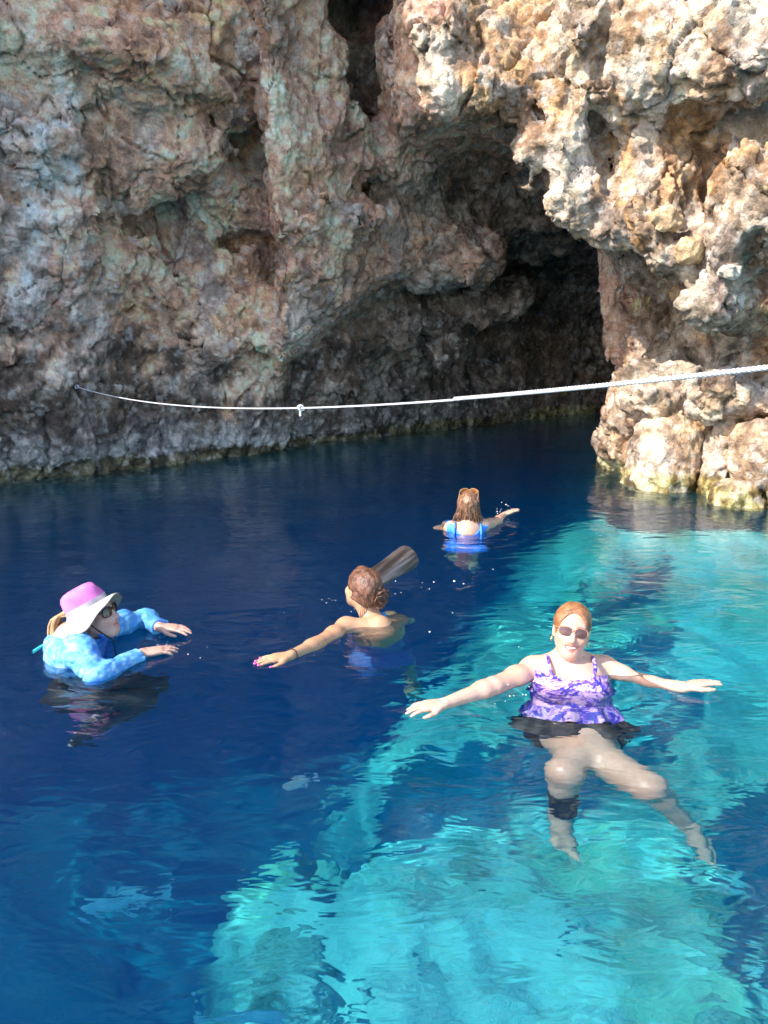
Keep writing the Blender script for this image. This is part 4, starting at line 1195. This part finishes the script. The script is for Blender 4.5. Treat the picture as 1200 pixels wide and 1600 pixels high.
def boulder(label, c, r, h=.016, seed=1, rot=0., group=None, name='boulder', mat=None, col=None, **k):
    V, Q = stone_mesh(c, r, h, seed, rot=rot, **k)
    loc = np.array([c[0], c[1], c[2] - r[2]])
    me = mesh_from(name, V - loc, Q, mat or M_ROCK)
    paint(me, rock_colour(V) if col is None else col(V))
    return tag(link(name, me, None, loc), label, 'boulder', group)
boulder('big cream boulder at the foot of the pillar, right of the cave mouth', (2.70, 7.36, .16), (.34, .34, .52), seed=2, rot=.3, blocky=2.4)
boulder('tall rounded cream rock standing in a gap beside the pillar boulder', (3.08, 7.02, .22), (.15, .24, .52), seed=4, rot=.2)
boulder('blocky pale rock above the yellow weed at the right edge', (3.30, 6.58, .40), (.26, .26, .30), seed=3, rot=.5, blocky=3.4, amp=.12)
boulder('low boulder covered in yellow weed at the waterline', (3.08, 6.55, .00), (.22, .24, .20), seed=5, rot=.1)
boulder('half shaded rock at the far right edge of the waterline', (3.50, 6.30, .10), (.24, .24, .34), seed=6, rot=.9, amp=.13)
# stones set in the face of the right cliff
def tone(c): 
    return lambda V: np.clip(np.asarray(c) * (1 + .30 * fbm(V.astype(np.float32), .08, 3, 3) + .25 * fbm(V.astype(np.float32), .03, 2, 5))[:, None], .02, .8)
for px, py, r, c, sd in [(1105, 437, (.085, .08, .075), (.52, .47, .42), 3), (1040, 345, (.13, .12, .10), (.56, .38, .22), 4), (1078, 392, (.11, .12, .10), (.60, .40, .22), 1),
                         (1140, 425, (.09, .09, .06), (.62, .54, .44), 7), (1062, 455, (.08, .07, .09), (.56, .36, .20), 5)]:
    p, n = hit(px, py, 7.0)
    V, Q = stone_mesh(p + n * .01, r, .014, sd, amp=.22, rot=sd, blocky=3.2)
    me = mesh_from('stone', V, Q, M_ROCK); paint(me, tone(c)(V))
    link('stone', me, globals().get('CLIFF'), caustic=False)
# boulders on the sea floor
def drowned(V):
    p = V.astype(np.float32)
    return np.clip(grade(fbm(p, .15, 4, 2), [(-.8, (.30, .33, .22)), (0, (.52, .53, .44)), (.7, (.72, .70, .64))]), .02, .8)
for px, py, r, lab, sd in [(1150, 1420, (.22, .18, .10), 'grey boulder under clear water near the right edge of the sea', 2), (455, 1500, (.24, .20, .12), 'pale submerged rock at the edge of the drop into deep blue water', 5),
                           (760, 1330, (.20, .16, .10), 'submerged rock on the shallow bed below the feet of the floating woman', 3), (1130, 1590, (.15, .12, .08), 'small pale rock on the sea floor in the bottom right corner', 4)]:
    q = atZ(px, py, -2.4)
    zb = float(seabed_height(np.array([[q[0]]]), np.array([[q[1]]]))[0][0, 0])
    q = atZ(px, py, zb + .1)
    boulder(lab, (q[0], q[1], zb + .03), r, h=.022, seed=sd, rot=sd, name='submerged_boulder', col=drowned)

# floating log
def build_log():
    A, Bq = atZ(560, 922, -.045), atZ(630, 877, .035)
    ax = unit(Bq - A); Lg = np.linalg.norm(Bq - A) + .05; R = .088
    F = Frame(A, ax, (0, 0, 1))
    n = 96; ts = np.r_[np.linspace(0, 1, 40), np.linspace(1.0, 1.012, 5)[1:]]
    a = np.linspace(0, 2 * math.pi, n, endpoint=False); rows = []
    for i, t in enumerate(ts):
        rr = R * (1 - .05 * t) * (1 if t <= 1 else math.sqrt(max(0.0, 1 - ((t - 1) / .0125) ** 2)) * .45 + .55)
        pts = np.stack([np.cos(a), np.full(n, t * 6), np.sin(a)], 1).astype(np.float32)
        gr = .030 * vnoise(pts * [1, .12, 1], .16, 2) + .05 * vnoise(pts * [1, .2, 1], .7, 3) + .012 * vnoise(pts * [1, .1, 1], .07, 4)
        crack = -.10 * np.exp(-((a - 5.9 + .06 * math.sin(5 * t)) / .035) ** 2) - .06 * np.exp(-((a - 1.1 + .05 * math.sin(7 * t)) / .03) ** 2) * (t > .35)
        w = rr * (1 + gr + crack)
        rows.append(np.stack([w * np.cos(a), np.full(n, min(t, 1) * Lg + max(0, t - 1) * 1.2), w * np.sin(a)], 1))
    for f, dep in ((.6, -.002), (.3, -.004), (.02, -.003)):
        w = rows[-1] * [f, 0, f] if f > .5 else rows[-1] * [.5, 0, .5]
        w[:, 1] = Lg + .012 + dep; rows.append(w)
    Rr = np.array(rows); m_ = len(Rr); V = F.o + Rr.reshape(-1, 3) @ F.A
    i = np.arange(m_ * n).reshape(m_, n)
    q = np.stack([i[:-1], np.roll(i[:-1], -1, 1), np.roll(i[1:], -1, 1), i[1:]], -1).reshape(-1, 4)
    m, nt, b = newmat('weathered_wood'); k = NB(nt)
    at = k.n('ShaderNodeAttribute', attribute_name='stone')
    k.l(at.outputs['Color'], b.inputs['Base Color']); b.inputs['Roughness'].default_value = .42
    k.l(k.bump(k.noise(k.obj(), 60, 4), .3, .004), b.inputs['Normal'])
    root = bpy.data.objects.new('floating_log', None); COL.objects.link(root); root.location = A
    tag(root, 'weathered grey brown log floating behind the woman with the bun', 'log')
    L = Rr.reshape(-1, 3)
    g = fbm((L * [1, .10, 1]).astype(np.float32), .02, 4, 3); g2 = fbm((L * [1, .2, 1]).astype(np.float32), .09, 3, 5)
    c = grade(g + .6 * g2, [(-.9, (.020, .015, .014)), (-.2, (.045, .034, .032)), (.3, (.075, .060, .055)), (.9, (.17, .145, .135))])
    side = q[:, 0] < 43 * n
    def piece(name, sel):
        u, inv = np.unique(q[sel], return_inverse=True)
        me = mesh_from(name, (V - A)[u], inv.reshape(-1, 4), m); paint(me, c[u] * (1 if name == 'trunk' else .8)); link(name, me, root)
    piece('trunk', side); piece('cut_end', ~side)
build_log()

# mooring rope from an anchor on the left wall to the boat
def build_rope():
    p, nrm = hit(122, 604, 7.8)
    A = p - np.array([0, .03, 0]); Bq = atY(1215, 575, 1.88)
    def at(t):
        q = A + (Bq - A) * t
        return q - np.array([0, 0, .60 * t * (1 - t)])
    root = bpy.data.objects.new('mooring_rope', None); COL.objects.link(root); root.location = A
    tag(root, 'white rope strung across the cave mouth from an anchor on the left wall', 'rope')
    def strands(t0, t1, r, lay, n, off=(0, 0, 0)):
        t = np.linspace(t0, t1, n); C = np.array([at(x) for x in t]) + off
        s_ = np.r_[0, np.cumsum(np.linalg.norm(np.diff(C, axis=0), axis=1))]
        T = np.gradient(C, axis=0); T /= np.linalg.norm(T, axis=1, keepdims=True)
        N = np.cross(T, [0, 0, 1.0]); N /= np.linalg.norm(N, axis=1, keepdims=True); Bn = np.cross(T, N)
        out = []
        for j in range(3):
            a = s_ / lay * 2 * math.pi + j * 2.094
            out.append((C + .56 * r * (N * np.cos(a)[:, None] + Bn * np.sin(a)[:, None]), .56 * r))
        return out
    m = plain('rope_fibre', (.46, .46, .48), .8, .2, 60, .35, .4)
    ts = .832
    V, Q = tube_mesh(strands(0, ts, .0044, .045, 1100), 5); link('thin_line', mesh_from('thin_line', V - A, Q, m), root, caustic=False)
    V, Q = tube_mesh(strands(ts - .004, 1.16, .0070, .040, 900, (0, 0, .004)) , 6); link('thick_line', mesh_from('thick_line', V - A, Q, m), root, caustic=False)
    # knot with a short tail
    tk = min(np.linspace(.4, .9, 600), key=lambda t: abs((lambda q: 600 + FOC * (q[0]) / ((q - [0, 0, CAM_H]) @ _F))(at(t)) - 470))
    c = at(tk); d = unit(at(tk + .01) - c); u = np.array([0, 0, 1.0]); sd = np.cross(d, u)
    loop = [(c + sd * .012 * math.cos(x) * (1 + .2 * math.sin(2 * x)) + u * .012 * math.sin(x) + d * (x * .0016 - .008), .0052) for x in np.linspace(0, 12.5, 40)]
    k1 = ([q[0] for q in loop], .0052); k2 = (curve([c, c - u * .014 - d * .004, c - u * .030 - d * .008, c - u * .040 - d * .006], 8), .0062)
    V, Q = tube_mesh([k1, k2], 6); link('knot', mesh_from('knot', V - A, Q, plain('knot_fibre', (.70, .70, .66), .8)), root, caustic=False)
    # iron eye in the rock
    e = [(A + np.array([.018 * math.cos(x), .0, .018 * math.sin(x)]), 0) for x in np.linspace(0, 6.283, 18)]
    V, Q = tube_mesh([([q[0] for q in e], .006), ([A, A + np.array([0, .09, 0])], .010)], 6)
    link('anchor_eye', mesh_from('anchor_eye', V - A, Q, plain('anchor_steel', (.55, .55, .56), .35, metal=.8)), root, caustic=False)
build_rope()

# fish in the deep water
M_FISH = plain('fish_skin', (.50, .60, .66), .35, .5, 24, .5)
M_FIN = plain('fish_fin', (.38, .48, .55), .45, .4, 40, .4)
def fish(label, a, b, z, tall=.30, pitch=0.0, mat=M_FISH, bend=.06):
    A, Bq = atZ(*a, z), atZ(*b, z)                  # nose, tail
    Lg = np.linalg.norm(Bq - A); f = unit(A - Bq)
    F = Frame((A + Bq) / 2, f, (.0, .70, .70) if pitch == 0 else pitch)
    root = bpy.data.objects.new('fish', None); COL.objects.link(root); root.location = F.o
    tag(root, label, 'fish')
    def xc(y): return bend * Lg * math.cos(y / Lg * 4.5)
    n, rows = 28, []
    for y in np.linspace(.5, -.36, n):
        t = (.5 - y) / .86
        h = tall * (math.sin(min(1, t * 1.02 + .015) * math.pi) ** .62 * (1 - .55 * t) + .03); w = h * .50
        a_ = np.linspace(0, 2 * math.pi, 20, endpoint=False)
        rows.append(np.stack([xc(y * Lg) + Lg * w * .5 * np.cos(a_), np.full(20, y * Lg), Lg * h * .5 * np.sin(a_)], 1))
    R = np.array(rows); V = F.o + R.reshape(-1, 3) @ F.A; i = np.arange(n * 20).reshape(n, 20)
    q = np.stack([i[1:], np.roll(i[1:], -1, 1), np.roll(i[:-1], -1, 1), i[:-1]], -1).reshape(-1, 4)
    link('body', mesh_from('body', V - F.o, q, mat), root, caustic=False)
    def fin(name, prof, x0=0.0):
        pr = np.array(prof) * Lg; c = pr.mean(0)
        P3 = [(xc(y) + x0 * Lg, y, z_) for y, z_ in pr]
        nn = len(P3); V = []
        for th in (-.006, .006):
            V += [F(x + th * Lg, y, z_) for x, y, z_ in P3] + [F(xc(c[0]) + x0 * Lg + th * Lg * 1.6, c[0], c[1])]
        Q = []
        for j in range(nn):
            k_ = (j + 1) % nn
            Q.append([j, k_, nn, nn]); Q.append([k_ + nn + 1, j + nn + 1, 2 * nn + 1, 2 * nn + 1]); Q.append([k_, j, j + nn + 1, k_ + nn + 1])
        me = bpy.data.meshes.new(name); me.from_pydata([tuple(v - F.o) for v in V], [], [tuple(dict.fromkeys(t)) for t in Q]); me.materials.append(M_FIN)
        link(name, me, root, caustic=False)
    fin('tail_fin', [(-.33, .02), (-.42, .10), (-.55, .19), (-.50, .02), (-.54, -.17), (-.42, -.09), (-.33, -.02)])
    fin('dorsal_fin', [(.20, tall * .44), (.10, tall * .62), (-.08, tall * .55), (-.24, tall * .32), (-.10, tall * .36)])
    fin('belly_fin', [(-.02, -tall * .38), (-.10, -tall * .55), (-.20, -tall * .42), (-.14, -tall * .30)])
    fin('side_fin', [(.20, -.02), (.12, -.10), (.04, -.12), (.10, -.02)], tall * .26)
fish('long blue grey fish swimming in deep water at lower left', (128, 1422), (270, 1396), -1.2, .30)
fish('dark blue fish at the bottom edge of the picture', (440, 1592), (306, 1597), -1.2, .26)
fish('small pale fish near the surface left of the turquoise shallows', (442, 1232), (496, 1214), -.35, .46, mat=plain('pale_fish_skin', (.42, .50, .52), .35, .5, 24, .5))

# spray and beads of foam lying on the water: far too many to count
def build_spray():
    r = np.random.default_rng(4)
    me = bpy.data.meshes.new('t'); 
    import bmesh
    bm = bmesh.new(); bmesh.ops.create_icosphere(bm, subdivisions=1, radius=1); bm.to_mesh(me); bm.free()
    V0 = np.array([v.co for v in me.vertices]); T0 = np.array([list(p.vertices) for p in me.polygons]); bpy.data.meshes.remove(me)
    Vs, Ts, o = [], [], 0
    spots = [((788, 800), 14, 7, .05), ((262, 1010), 12, 16, .01), ((660, 910), 12, 30, .0), ((520, 940), 12, 26, .0), ((700, 950), 6, 60, 0), ((800, 1090), 12, 26, .01), ((300, 1000), 5, 60, 0)]
    for (px, py), n, sp, zz in spots:
        for _ in range(n):
            q = atZ(px + r.normal() * sp, py + r.normal() * sp * .45, 0)
            z = wave_height(np.array([q[0]]), np.array([q[1]]))[0] + abs(r.normal()) * zz
            s = abs(r.normal(.0020, .0010)) * (1 + .12 * q[1])
            Vs.append(V0 * s * [1, 1, .6] + [q[0], q[1], z + s * .3]); Ts.append(T0 + o); o += len(V0)
    m = plain('foam', (.75, .78, .80), .25, .6, amt=.05, bump=0)
    me = mesh_from('spray', np.vstack(Vs), np.vstack(Ts), m)
    tag(link('spray', me, caustic=False), 'white beads of spray and foam scattered on the water', 'spray', kind='stuff')
build_spray()
